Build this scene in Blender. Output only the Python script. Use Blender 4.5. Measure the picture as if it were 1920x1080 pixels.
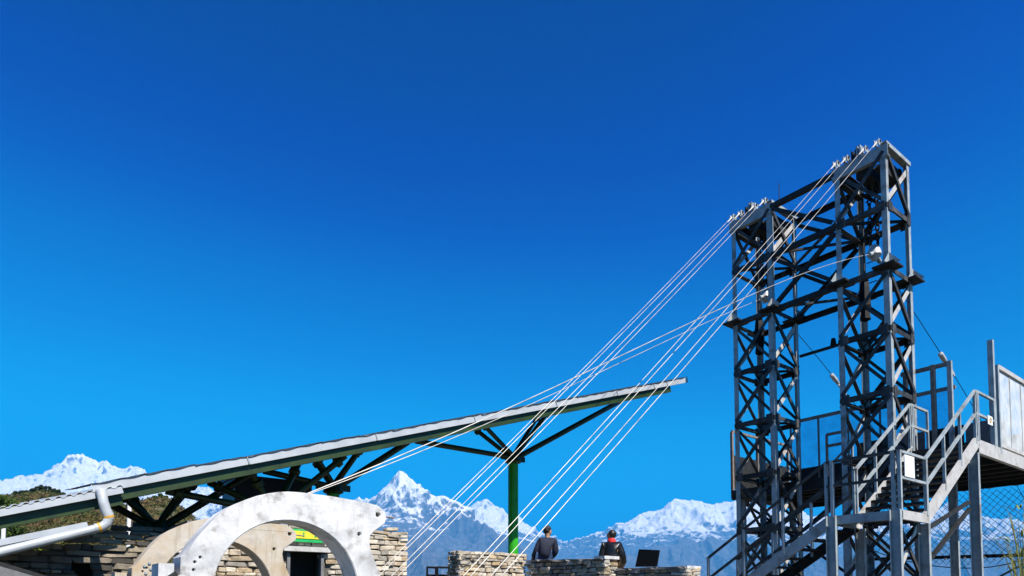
import bpy, bmesh, math, random
import numpy as np
from mathutils import Vector, Matrix, geometry
for o in list(bpy.data.objects): bpy.data.objects.remove(o, do_unlink=True)
scene = bpy.context.scene
COL = scene.collection
R = math.radians
random.seed(7); NR = np.random.RandomState(11)

# ------------------------------------------------------------------ camera
EYE = 1.6
cd = bpy.data.cameras.new('camera'); cam = bpy.data.objects.new('camera', cd); COL.objects.link(cam)
cd.sensor_fit = 'HORIZONTAL'; cd.sensor_width = 36.0; cd.lens = 36.0 * 1250 / 1920
cd.shift_y = 515 / 1920.0
cd.clip_start = 0.1; cd.clip_end = 200000
cam.location = (0, 0, EYE); cam.rotation_euler = (R(93.0), 0, 0)
scene.camera = cam
# ------------------------------------------------------------------ light
SUN_EL = 50.0
SUN_H = Vector((0.602, -0.798)).normalized()
SUN_DIR = Vector((SUN_H.x * math.cos(R(SUN_EL)), SUN_H.y * math.cos(R(SUN_EL)), math.sin(R(SUN_EL))))
world = bpy.data.worlds.new('World'); scene.world = world; world.use_nodes = True
wn = world.node_tree; wn.nodes.clear()
wo = wn.nodes.new('ShaderNodeOutputWorld'); bg = wn.nodes.new('ShaderNodeBackground')
sky = wn.nodes.new('ShaderNodeTexSky'); sky.sky_type = 'NISHITA'; sky.sun_disc = False
sky.sun_elevation = R(SUN_EL); sky.sun_rotation = math.atan2(SUN_H.x, SUN_H.y)
sky.altitude = 1600; sky.air_density = 1.0; sky.dust_density = 0.1; sky.ozone_density = 3.0
# clear, polarised mountain sky: the physical sky through one colour response per channel
SKY_CURVE = (((0.0, 0.0), (0.1, 0.0005), (0.3, 0.002), (1.0, 0.004)),
             ((0.0, 0.0), (0.09, 0.0002), (0.112, 0.0008), (0.130, 0.004), (0.174, 0.056), (0.227, 0.113), (0.288, 0.182), (0.36, 0.22), (1.0, 0.28)),
             ((0.0, 0.0), (0.18, 0.06), (0.223, 0.100), (0.254, 0.149), (0.337, 0.253), (0.413, 0.332), (0.497, 0.410), (0.65, 0.50), (1.0, 0.60)))
sp = wn.nodes.new('ShaderNodeSeparateColor'); cb = wn.nodes.new('ShaderNodeCombineColor')
wn.links.new(sky.outputs[0], sp.inputs[0])
for i in range(3):
    m0 = wn.nodes.new('ShaderNodeMath'); m0.operation = 'MULTIPLY'; m0.inputs[1].default_value = 0.1
    fc = wn.nodes.new('ShaderNodeFloatCurve'); cv = fc.mapping.curves[0]; pts_ = SKY_CURVE[i]
    cv.points[0].location = pts_[0]; cv.points[1].location = pts_[-1]
    for q in pts_[1:-1]: cv.points.new(*q)
    fc.mapping.update()
    m2 = wn.nodes.new('ShaderNodeMath'); m2.operation = 'MULTIPLY'; m2.inputs[1].default_value = 10
    wn.links.new(sp.outputs[i], m0.inputs[0]); wn.links.new(m0.outputs[0], fc.inputs['Value']); wn.links.new(fc.outputs[0], m2.inputs[0]); wn.links.new(m2.outputs[0], cb.inputs[i])
wn.links.new(cb.outputs[0], bg.inputs[0]); bg.inputs[1].default_value = 0.10
wn.links.new(bg.outputs[0], wo.inputs[0])
sd = bpy.data.lights.new('sun', 'SUN'); sd.energy = 5.0; sd.angle = R(0.5); sd.color = (1.0, 0.95, 0.87)
sun = bpy.data.objects.new('sun', sd); COL.objects.link(sun)
sun.rotation_euler = SUN_DIR.to_track_quat('Z', 'Y').to_euler(); sun.location = (20, -20, 40)
scene.view_settings.view_transform = 'Standard'; scene.view_settings.look = 'None'
scene.view_settings.exposure = 1.1; scene.view_settings.gamma = 1.0
scene.view_settings.use_curve_mapping = False
scene.cycles.volume_bounces = 0
scene.cycles.transparent_max_bounces = 24

# ------------------------------------------------------------------ site frame: a runs left-back along the tower front, b runs right-back
TH = R(37.65)
AV = Vector((-math.sin(TH), math.cos(TH), 0)); BV = Vector((math.cos(TH), math.sin(TH), 0)); ZV = Vector((0, 0, 1))
T0 = Vector((9.156, 15.8, EYE))
def W(a, b, z): return T0 + AV * a + BV * b + ZV * z
ROTZ = TH            # local x = b axis, local y = a axis

# ------------------------------------------------------------------ materials
MATS = {}
def nd(t, k, **kw):
    n = t.nodes.new(k)
    for a, v in kw.items(): setattr(n, a, v)
    return n
def mat(name, c1, c2=None, rough=0.6, metal=0.0, scale=6.0, bump=0.0, bscale=40.0, spots=None, spec=0.5, coord='Object', stretch=None, drips=None):
    m = bpy.data.materials.new(name); m.use_nodes = True; t = m.node_tree; p = t.nodes['Principled BSDF']
    p.inputs['Roughness'].default_value = rough; p.inputs['Metallic'].default_value = metal
    p.inputs['Specular IOR Level'].default_value = spec
    tc = nd(t, 'ShaderNodeTexCoord'); src = tc.outputs[coord]
    if stretch:
        mp = nd(t, 'ShaderNodeMapping'); mp.inputs['Scale'].default_value = stretch
        t.links.new(src, mp.inputs[0]); src = mp.outputs[0]
    c2 = c2 or tuple(x * 0.7 for x in c1)
    n = nd(t, 'ShaderNodeTexNoise'); n.inputs['Scale'].default_value = scale; n.inputs['Detail'].default_value = 8; n.inputs['Roughness'].default_value = 0.65
    t.links.new(src, n.inputs['Vector'])
    r = nd(t, 'ShaderNodeValToRGB'); r.color_ramp.elements[0].position = 0.32; r.color_ramp.elements[1].position = 0.68
    r.color_ramp.elements[0].color = (*c2, 1); r.color_ramp.elements[1].color = (*c1, 1)
    t.links.new(n.outputs[0], r.inputs[0]); out = r.outputs[0]
    if spots:
        sc, sscale, lo, hi = spots
        n2 = nd(t, 'ShaderNodeTexNoise'); n2.inputs['Scale'].default_value = sscale; n2.inputs['Detail'].default_value = 6
        t.links.new(src, n2.inputs['Vector'])
        mr = nd(t, 'ShaderNodeMapRange'); mr.inputs[1].default_value = lo; mr.inputs[2].default_value = hi
        t.links.new(n2.outputs[0], mr.inputs[0])
        mx = nd(t, 'ShaderNodeMixRGB'); mx.inputs[2].default_value = (*sc, 1)
        t.links.new(mr.outputs[0], mx.inputs[0]); t.links.new(out, mx.inputs[1]); out = mx.outputs[0]
    if drips:
        sc, lo, hi = drips
        mp = nd(t, 'ShaderNodeMapping'); mp.inputs['Scale'].default_value = (9, 9, 0.9); t.links.new(tc.outputs[coord], mp.inputs[0])
        n3 = nd(t, 'ShaderNodeTexNoise'); n3.inputs['Scale'].default_value = 1.0; n3.inputs['Detail'].default_value = 7; n3.inputs['Roughness'].default_value = 0.7; t.links.new(mp.outputs[0], n3.inputs['Vector'])
        mr3 = nd(t, 'ShaderNodeMapRange'); mr3.inputs[1].default_value = lo; mr3.inputs[2].default_value = hi; mr3.inputs[4].default_value = 0.75
        t.links.new(n3.outputs[0], mr3.inputs[0])
        mx3 = nd(t, 'ShaderNodeMixRGB'); mx3.inputs[2].default_value = (*sc, 1)
        t.links.new(mr3.outputs[0], mx3.inputs[0]); t.links.new(out, mx3.inputs[1]); out = mx3.outputs[0]
    t.links.new(out, p.inputs['Base Color'])
    if bump:
        nb = nd(t, 'ShaderNodeTexNoise'); nb.inputs['Scale'].default_value = bscale; nb.inputs['Detail'].default_value = 6
        t.links.new(src, nb.inputs['Vector'])
        bp = nd(t, 'ShaderNodeBump'); bp.inputs['Strength'].default_value = bump; bp.inputs['Distance'].default_value = 0.02
        t.links.new(nb.outputs[0], bp.inputs['Height']); t.links.new(bp.outputs[0], p.inputs['Normal'])
    MATS[name] = m
    return m
M_STEEL = mat('galvanised_steel', (0.37, 0.41, 0.42), (0.22, 0.25, 0.26), rough=0.55, metal=0.1, spec=0.3, scale=5, spots=((0.16, 0.14, 0.12), 3.0, 0.54, 0.72), drips=((0.20, 0.15, 0.11), 0.60, 0.78))
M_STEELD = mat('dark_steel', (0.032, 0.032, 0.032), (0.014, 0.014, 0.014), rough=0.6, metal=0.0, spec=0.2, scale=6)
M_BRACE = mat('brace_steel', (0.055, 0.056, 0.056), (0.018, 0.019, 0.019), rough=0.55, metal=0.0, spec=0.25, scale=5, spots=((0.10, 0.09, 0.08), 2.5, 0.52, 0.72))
M_BLACK = mat('black_paint', (0.006, 0.006, 0.007), rough=0.6, spec=0.15)
M_RUST = mat('rusty_steel', (0.26, 0.22, 0.19), (0.14, 0.10, 0.08), rough=0.7, metal=0.1, scale=7)
M_STRINGER = mat('pale_sunlit_zinc', (0.52, 0.50, 0.47), (0.36, 0.34, 0.32), rough=0.6, metal=0.1, scale=4, spots=((0.30, 0.25, 0.20), 5, 0.55, 0.75))  # pale zinc, also the sunlit copy of the tower steel
M_CABLE = mat('cable_wire', (0.48, 0.46, 0.43), (0.20, 0.19, 0.17), rough=0.45, metal=0.15, scale=3, spots=((0.08, 0.07, 0.06), 1.1, 0.60, 0.72))
M_WHITEPAINT = mat('white_paint', (0.80, 0.80, 0.78), (0.66, 0.66, 0.65), rough=0.5)
M_PVC = mat('grey_plastic_pipe', (0.42, 0.44, 0.455), (0.31, 0.33, 0.345), rough=0.4, scale=3)
M_TAPE = mat('orange_tape', (0.62, 0.33, 0.04), rough=0.5)
M_FASCIA = mat('fascia_metal', (0.44, 0.46, 0.48), (0.34, 0.36, 0.38), rough=0.45, metal=0.15, scale=2.5, spots=((0.40, 0.38, 0.36), 4, 0.6, 0.8))
M_GREEN = mat('dark_green_paint', (0.020, 0.046, 0.002), (0.008, 0.020, 0.002), rough=0.45, scale=4)
M_GREENC = mat('bright_green_paint', (0.03, 0.38, 0.006), (0.022, 0.28, 0.004), rough=0.4, scale=3)
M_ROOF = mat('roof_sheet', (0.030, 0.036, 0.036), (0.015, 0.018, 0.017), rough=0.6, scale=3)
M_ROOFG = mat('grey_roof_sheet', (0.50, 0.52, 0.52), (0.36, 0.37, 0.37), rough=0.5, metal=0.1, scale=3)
M_CONC = mat('whitewashed_concrete', (0.72, 0.70, 0.68), (0.34, 0.34, 0.345), rough=0.85, scale=2.2, bump=0.3, bscale=18, spots=((0.24, 0.22, 0.20), 6.5, 0.57, 0.74), drips=((0.33, 0.31, 0.29), 0.55, 0.75))
M_CONCT = mat('tan_concrete', (0.48, 0.455, 0.41), (0.40, 0.30, 0.19), rough=0.9, scale=2.2, bump=0.25, bscale=18, spots=((0.30, 0.26, 0.21), 4.5, 0.56, 0.74), drips=((0.26, 0.20, 0.13), 0.53, 0.72))
M_CORE = mat('wall_core', (0.10, 0.09, 0.075), rough=0.95)
M_DOORSHADE = mat('doorway_shade', (0.02, 0.018, 0.016), rough=0.8)  # darkness of unlit interiors put into the colour
M_SIGNG = mat('sign_green', (0.01, 0.42, 0.10), rough=0.5)
M_SIGNY = mat('sign_yellow', (0.80, 0.66, 0.03), rough=0.5)
M_NET = mat('net_cord', (0.05, 0.055, 0.08), rough=0.8)
M_PLANK = mat('grey_plank', (0.17, 0.17, 0.175), (0.10, 0.10, 0.10), rough=0.8, scale=5)
M_SKIN = mat('skin', (0.36, 0.19, 0.11), rough=0.6)
M_NAVY = mat('navy_cloth', (0.007, 0.012, 0.034), (0.003, 0.005, 0.015), rough=0.85, scale=14, bump=0.3)
M_LEATHER = mat('black_leather', (0.008, 0.0075, 0.008), (0.003, 0.003, 0.0035), rough=0.35, scale=14, bump=0.5, bscale=16)
M_JEANS = mat('jeans', (0.03, 0.07, 0.16), rough=0.9)
M_BROWNC = mat('brown_trousers', (0.16, 0.10, 0.05), rough=0.9)
M_RED = mat('red_scarf', (0.62, 0.015, 0.02), rough=0.8)
M_HAIR = mat('black_hair', (0.008, 0.007, 0.006), rough=0.5)
M_CAP = mat('dark_cap', (0.02, 0.022, 0.03), rough=0.8)
M_BARK = mat('bark', (0.10, 0.07, 0.05), rough=0.95)
M_TANK = mat('black_tank', (0.012, 0.014, 0.02), rough=0.45)
M_SIGNW = mat('sign_white', (0.82, 0.82, 0.82), (0.76, 0.76, 0.76), rough=0.4)
M_CERAMIC = mat('white_socket', (0.55, 0.53, 0.50), (0.40, 0.38, 0.36), rough=0.4, metal=0.1)

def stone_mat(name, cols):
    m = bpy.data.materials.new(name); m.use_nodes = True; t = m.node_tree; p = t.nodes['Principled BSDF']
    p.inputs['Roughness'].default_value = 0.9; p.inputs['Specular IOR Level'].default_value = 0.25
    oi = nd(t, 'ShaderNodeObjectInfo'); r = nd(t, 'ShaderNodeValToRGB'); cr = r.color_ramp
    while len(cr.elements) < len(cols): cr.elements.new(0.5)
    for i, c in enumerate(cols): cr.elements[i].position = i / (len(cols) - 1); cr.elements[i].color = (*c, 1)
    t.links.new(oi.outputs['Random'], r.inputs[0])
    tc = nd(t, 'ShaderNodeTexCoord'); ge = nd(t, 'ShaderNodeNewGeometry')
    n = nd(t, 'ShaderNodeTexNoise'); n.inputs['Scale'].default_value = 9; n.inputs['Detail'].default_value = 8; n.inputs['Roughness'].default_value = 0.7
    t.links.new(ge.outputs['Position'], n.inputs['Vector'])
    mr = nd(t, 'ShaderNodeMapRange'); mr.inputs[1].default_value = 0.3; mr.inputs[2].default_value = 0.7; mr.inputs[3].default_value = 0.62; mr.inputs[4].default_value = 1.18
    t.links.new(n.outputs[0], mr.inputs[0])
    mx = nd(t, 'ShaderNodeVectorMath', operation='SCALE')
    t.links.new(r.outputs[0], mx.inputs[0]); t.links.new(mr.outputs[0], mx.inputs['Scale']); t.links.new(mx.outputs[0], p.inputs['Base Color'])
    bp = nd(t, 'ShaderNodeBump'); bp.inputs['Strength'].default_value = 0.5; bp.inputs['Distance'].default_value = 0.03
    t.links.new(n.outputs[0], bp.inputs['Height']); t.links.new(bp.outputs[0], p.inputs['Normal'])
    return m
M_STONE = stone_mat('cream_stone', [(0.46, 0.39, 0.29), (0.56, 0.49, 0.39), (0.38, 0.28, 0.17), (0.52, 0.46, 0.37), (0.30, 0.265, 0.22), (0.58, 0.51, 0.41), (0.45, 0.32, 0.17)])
M_STONED = stone_mat('shaded_face_stone', [(0.30, 0.27, 0.23), (0.46, 0.42, 0.36), (0.20, 0.18, 0.16), (0.50, 0.45, 0.38), (0.36, 0.28, 0.17), (0.16, 0.15, 0.14)])  # darker copy of the stone: shade painted into faces turned from the sun
M_STONES = stone_mat('shade_darkened_stone', [(0.07, 0.06, 0.05), (0.20, 0.17, 0.13), (0.05, 0.045, 0.04), (0.30, 0.25, 0.18), (0.06, 0.055, 0.05)])  # shade under the lean-to put into the stone colours
M_CAPST = stone_mat('cap_slate', [(0.15, 0.145, 0.15), (0.22, 0.21, 0.21), (0.11, 0.11, 0.115)])

def sheet_mat(name, col, alpha, tint=None, rough=0.3):
    m = bpy.data.materials.new(name); m.use_nodes = True; t = m.node_tree; p = t.nodes['Principled BSDF']
    p.inputs['Base Color'].default_value = (*col, 1); p.inputs['Roughness'].default_value = rough
    tr = nd(t, 'ShaderNodeBsdfTransparent'); tr.inputs[0].default_value = (*(tint or (1, 1, 1)), 1)
    mx = nd(t, 'ShaderNodeMixShader')
    tc = nd(t, 'ShaderNodeTexCoord'); n = nd(t, 'ShaderNodeTexNoise'); n.inputs['Scale'].default_value = 3; n.inputs['Detail'].default_value = 6
    t.links.new(tc.outputs['Object'], n.inputs['Vector'])
    mr = nd(t, 'ShaderNodeMapRange'); mr.inputs[1].default_value = 0.3; mr.inputs[2].default_value = 0.7; mr.inputs[3].default_value = alpha * 0.6; mr.inputs[4].default_value = min(1, alpha * 1.4)
    t.links.new(n.outputs[0], mr.inputs[0]); t.links.new(mr.outputs[0], mx.inputs[0])
    t.links.new(tr.outputs[0], mx.inputs[1]); t.links.new(p.outputs[0], mx.inputs[2])
    t.links.new(mx.outputs[0], t.nodes['Material Output'].inputs[0])
    return m
M_PANE = sheet_mat('clear_blue_pane', (0.12, 0.30, 0.50), 0.16, (0.80, 0.92, 1.0))
M_MESH = sheet_mat('fine_white_mesh', (0.62, 0.64, 0.64), 0.55, None, 0.7)

# ------------------------------------------------------------------ mesh helpers
def tagit(o, label=None, cat=None, group=None, kind=None):
    if label: o['label'] = label
    if cat: o['category'] = cat
    if group: o['group'] = group
    if kind: o['kind'] = kind
    return o
def thing(name, label, cat, loc, group=None):
    o = bpy.data.objects.new(name, None); COL.objects.link(o); o.location = loc; o.empty_display_size = 0.3
    return tagit(o, label, cat, group)
ORG = {}
class MB:
    def __init__(s): s.v = []; s.f = []
    def prism(s, p, q, prof, n1, n2, cap=True):
        b = len(s.v); k = len(prof)
        for e in (p, q):
            for x, y in prof: s.v.append(e + n1 * x + n2 * y)
        for i in range(k):
            j = (i + 1) % k; s.f.append((b + i, b + j, b + k + j, b + k + i))
        if cap: s.f.append(tuple(b + i for i in reversed(range(k)))); s.f.append(tuple(b + k + i for i in range(k)))
        return s
    def box(s, c, ax, ay, az, dx, dy, dz):
        prof = [(-dx / 2, -dy / 2), (dx / 2, -dy / 2), (dx / 2, dy / 2), (-dx / 2, dy / 2)]
        return s.prism(c - az * dz / 2, c + az * dz / 2, prof, ax, ay)
    def bar(s, p, q, w, h, up=ZV):
        d = (q - p).normalized(); n1 = d.cross(up)
        if n1.length < 1e-3: n1 = d.cross(Vector((1, 0, 0)))
        n1.normalize(); n2 = n1.cross(d).normalized()
        return s.prism(p, q, [(-w / 2, -h / 2), (w / 2, -h / 2), (w / 2, h / 2), (-w / 2, h / 2)], n1, n2)
    def angle(s, p, q, n1, n2, L, t):
        return s.prism(p, q, [(0, 0), (L, 0), (L, t), (t, t), (t, L), (0, L)], n1, n2)
    def channel(s, p, q, n1, n2, h, w, t):      # web along n1 (height h), flanges along n2
        return s.prism(p, q, [(-h / 2, 0), (h / 2, 0), (h / 2, w), (h / 2 - t, w), (h / 2 - t, t), (-h / 2 + t, t), (-h / 2 + t, w), (-h / 2, w)], n1, n2)
    def tube(s, pts, r, n=8, cap=True):
        pts = [Vector(p) for p in pts]; m = len(pts); rs = r if isinstance(r, (list, tuple)) else [r] * m
        b = len(s.v); d0 = (pts[1] - pts[0]).normalized()
        u = d0.cross(ZV)
        if u.length < 1e-3: u = Vector((1, 0, 0))
        u.normalize()
        for i in range(m):
            d = (pts[min(i + 1, m - 1)] - pts[max(i - 1, 0)]).normalized()
            u = (u - d * u.dot(d)).normalized(); w = d.cross(u)
            for k in range(n):
                a = 2 * math.pi * k / n; s.v.append(pts[i] + (u * math.cos(a) + w * math.sin(a)) * rs[i])
        for i in range(m - 1):
            for k in range(n):
                k2 = (k + 1) % n; s.f.append((b + i * n + k, b + i * n + k2, b + (i + 1) * n + k2, b + (i + 1) * n + k))
        if cap: s.f.append(tuple(b + k for k in reversed(range(n)))); s.f.append(tuple(b + (m - 1) * n + k for k in range(n)))
        return s
    def build(s, name, m, parent=None, smooth=False, org=None):
        o0 = ORG.get(parent.name, Vector(parent.location)) if parent is not None else Vector(org if org is not None else (0, 0, 0))
        me = bpy.data.meshes.new(name); me.from_pydata([tuple(Vector(v) - o0) for v in s.v], [], s.f)
        bm = bmesh.new(); bm.from_mesh(me); bmesh.ops.recalc_face_normals(bm, faces=bm.faces); bm.to_mesh(me); bm.free()
        if smooth:
            me.polygons.foreach_set('use_smooth', [True] * len(me.polygons)); me.set_sharp_from_angle(angle=R(38))
        me.materials.append(m)
        o = bpy.data.objects.new(name, me); COL.objects.link(o)
        if parent is not None: o.parent = parent; ORG[o.name] = o0
        elif org is not None: o.location = o0
        return o

# ------------------------------------------------------------------ noise for terrain
LAT = NR.rand(256, 256)
def vnoise(x, y):
    xi = np.floor(x).astype(int); yi = np.floor(y).astype(int); fx = x - xi; fy = y - yi
    fx = fx * fx * fx * (fx * (fx * 6 - 15) + 10); fy = fy * fy * fy * (fy * (fy * 6 - 15) + 10)
    g = lambda i, j: LAT[i % 256, j % 256]
    return (g(xi, yi) * (1 - fx) + g(xi + 1, yi) * fx) * (1 - fy) + (g(xi, yi + 1) * (1 - fx) + g(xi + 1, yi + 1) * fx) * fy
def fbm(x, y, o=5, ridged=False):
    t = np.zeros_like(x); a = 0.5; s = 1.0
    for i in range(o):
        n = vnoise(x * s + 17.3 * i, y * s + 9.1 * i)
        if ridged: n = 1 - np.abs(2 * n - 1)
        t += a * n; a *= 0.5; s *= 2.03
    return t
def grid_object(name, X, Y, Z, m, smooth=True):
    r, c = X.shape
    v = np.stack([X, Y, Z], -1).reshape(-1, 3).astype(np.float32)
    i = np.arange(r * c).reshape(r, c)
    q = np.stack([i[:-1, :-1], i[:-1, 1:], i[1:, 1:], i[1:, :-1]], -1).reshape(-1, 4)
    me = bpy.data.meshes.new(name); me.vertices.add(len(v)); me.vertices.foreach_set('co', v.ravel())
    me.loops.add(q.size); me.loops.foreach_set('vertex_index', q.ravel().astype(np.int32))
    me.polygons.add(len(q)); me.polygons.foreach_set('loop_start', np.arange(0, q.size, 4, dtype=np.int32)); me.polygons.foreach_set('loop_total', np.full(len(q), 4, np.int32))
    me.update(calc_edges=True); me.validate()
    if smooth: me.polygons.foreach_set('use_smooth', np.ones(len(q), bool))
    me.materials.append(m)
    o = bpy.data.objects.new(name, me); COL.objects.link(o)
    return o
PITCH = R(3.0)
def bearing(px, py, Y):
    """a compass bearing and height angle read off the view -> a place Y metres north of the camera"""
    x = (px - 960) / 1250.0; y = (1055 - py) / 1250.0
    d = np.array([x, math.cos(PITCH) - y * math.sin(PITCH), math.sin(PITCH) + y * math.cos(PITCH)])
    d = d * (Y / d[1]); return float(d[0]), float(d[1]), float(d[2]) + EYE

# ------------------------------------------------------------------ setting: mountains
def mountain_mat():
    m = bpy.data.materials.new('snow_and_rock'); m.use_nodes = True; t = m.node_tree; p = t.nodes['Principled BSDF']
    p.inputs['Roughness'].default_value = 0.85; p.inputs['Specular IOR Level'].default_value = 0.15
    ge = nd(t, 'ShaderNodeNewGeometry'); sx = nd(t, 'ShaderNodeSeparateXYZ'); t.links.new(ge.outputs['Position'], sx.inputs[0])
    sn = nd(t, 'ShaderNodeSeparateXYZ'); t.links.new(ge.outputs['Normal'], sn.inputs[0])
    def gully(scale, zs, detail=9, rough=0.7):
        mp = nd(t, 'ShaderNodeMapping'); mp.inputs['Scale'].default_value = (scale, scale, scale * zs); t.links.new(ge.outputs['Position'], mp.inputs[0])
        n = nd(t, 'ShaderNodeTexNoise'); n.inputs['Scale'].default_value = 1.0; n.inputs['Detail'].default_value = detail; n.inputs['Roughness'].default_value = rough; n.inputs['Distortion'].default_value = 0.6
        t.links.new(mp.outputs[0], n.inputs['Vector']); return n.outputs[0]
    def noise(scale, detail=8, rough=0.6):
        n = nd(t, 'ShaderNodeTexNoise'); n.inputs['Scale'].default_value = scale; n.inputs['Detail'].default_value = detail; n.inputs['Roughness'].default_value = rough
        t.links.new(ge.outputs['Position'], n.inputs['Vector']); return n.outputs[0]
    def math_(op, a, b=None):
        n = nd(t, 'ShaderNodeMath', operation=op)
        for i, x in enumerate((a, b)):
            if x is None: continue
            if isinstance(x, (int, float)): n.inputs[i].default_value = x
            else: t.links.new(x, n.inputs[i])
        return n.outputs[0]
    n1 = noise(0.0011); n2 = noise(0.006, 6, 0.7); n3 = gully(0.0042, 0.38)
    h = math_('ADD', sx.outputs[2], math_('MULTIPLY', math_('SUBTRACT', n1, 0.5), 3400.0))
    h = math_('ADD', h, math_('MULTIPLY', math_('SUBTRACT', n2, 0.5), 1500.0))
    h = math_('ADD', h, math_('MULTIPLY', math_('SUBTRACT', n3, 0.5), 2600.0))
    h = math_('ADD', h, math_('MULTIPLY', math_('SUBTRACT', sn.outputs[2], 0.72), 2600.0))
    mr = nd(t, 'ShaderNodeMapRange'); mr.inputs[1].default_value = 3050; mr.inputs[2].default_value = 3600
    t.links.new(h, mr.inputs[0])
    st = math_('ADD', sn.outputs[2], math_('MULTIPLY', math_('SUBTRACT', n3, 0.5), 1.35))
    sm = nd(t, 'ShaderNodeMapRange'); sm.inputs[1].default_value = 0.36; sm.inputs[2].default_value = 0.50; t.links.new(st, sm.inputs[0])
    fac = math_('MULTIPLY', mr.outputs[0], math_('ADD', math_('MULTIPLY', sm.outputs[0], 0.88), 0.12))
    rk = nd(t, 'ShaderNodeValToRGB'); rk.color_ramp.elements[0].position = 0.35; rk.color_ramp.elements[1].position = 0.65
    rk.color_ramp.elements[0].color = (0.085, 0.09, 0.105, 1); rk.color_ramp.elements[1].color = (0.17, 0.165, 0.175, 1)
    t.links.new(n2, rk.inputs[0])
    mx = nd(t, 'ShaderNodeMixRGB'); mx.inputs[2].default_value = (0.93, 0.89, 0.86, 1)
    t.links.new(fac, mx.inputs[0]); t.links.new(rk.outputs[0], mx.inputs[1]); t.links.new(mx.outputs[0], p.inputs['Base Color'])
    bp = nd(t, 'ShaderNodeBump'); bp.inputs['Strength'].default_value = 0.9; bp.inputs['Distance'].default_value = 240
    t.links.new(gully(0.0035, 0.45), bp.inputs['Height']); t.links.new(bp.outputs[0], p.inputs['Normal'])
    return m
RIDGES = [
 # (points (bearing px, height px, km), steepness, spur length)
 ([(-420, 935, 33), (-250, 915, 33), (-120, 905, 33), (0, 895, 33), (22, 900, 33.4), (45, 895, 33), (80, 885, 33), (100, 876, 33), (115, 865, 32.6), (130, 856, 33), (145, 852, 33), (165, 856, 33), (186, 865, 33.2), (203, 867, 33), (225, 876, 33), (245, 875, 33), (262, 879, 33), (276, 888, 33), (320, 905, 33), (400, 918, 32), (480, 925, 31), (560, 933, 30), (650, 936, 29)], 1.0),
 ([(650, 936, 29), (672, 933, 28), (700, 931, 27.4), (712, 924, 27), (722, 908, 27), (738, 891, 27), (747, 886, 27), (754, 881, 27), (762, 886, 27), (772, 903, 27), (782, 914, 27), (796, 926, 26.8), (812, 939, 26.4), (830, 945, 26), (850, 953, 25.5), (872, 960, 25), (900, 975, 24.5), (940, 1000, 24), (985, 1032, 23), (1040, 1060, 22)], 1.5),
 ([(800, 985, 38), (845, 968, 38), (872, 953, 38), (893, 942, 38), (908, 937, 38), (922, 944, 38), (945, 953, 38), (966, 962, 38), (976, 973, 38), (986, 987, 38), (996, 996, 38), (1015, 1001, 37.5), (1040, 1002, 37), (1062, 1016, 37)], 1.0),
 ([(1040, 1022, 36), (1065, 1015, 36), (1100, 1005, 36), (1130, 996, 36), (1145, 985, 36), (1160, 981, 36), (1180, 978, 36), (1197, 967, 36), (1226, 955, 36), (1250, 947, 36), (1258, 937, 36), (1265, 931, 36), (1274, 936, 36), (1300, 937, 36), (1330, 943, 36), (1350, 944, 36), (1370, 940, 36), (1386, 934, 36), (1405, 939, 36), (1440, 952, 36), (1500, 958, 36), (1545, 968, 36), (1600, 978, 36), (1680, 968, 36), (1752, 955, 36), (1777, 942, 36), (1800, 950, 36), (1845, 965, 36), (1875, 974, 36), (1920, 976, 36), (2000, 985, 36), (2150, 1000, 36), (2350, 1020, 36)], 0.8),
 ([(560, 1000, 20), (640, 985, 20), (700, 990, 20), (760, 1008, 19.5), (820, 1030, 19), (880, 1052, 18), (960, 1075, 17.5)], 0.6),
 ([(1050, 1078, 21), (1130, 1062, 22), (1180, 1040, 23.5), (1230, 1022, 25), (1290, 1012, 26), (1360, 1010, 26), (1420, 1022, 25), (1500, 1030, 24), (1600, 1038, 23), (1720, 1030, 23), (1800, 1022, 23.5), (1880, 1035, 23), (2000, 1030, 23), (2200, 1030, 23)], 0.6),
]
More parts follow.
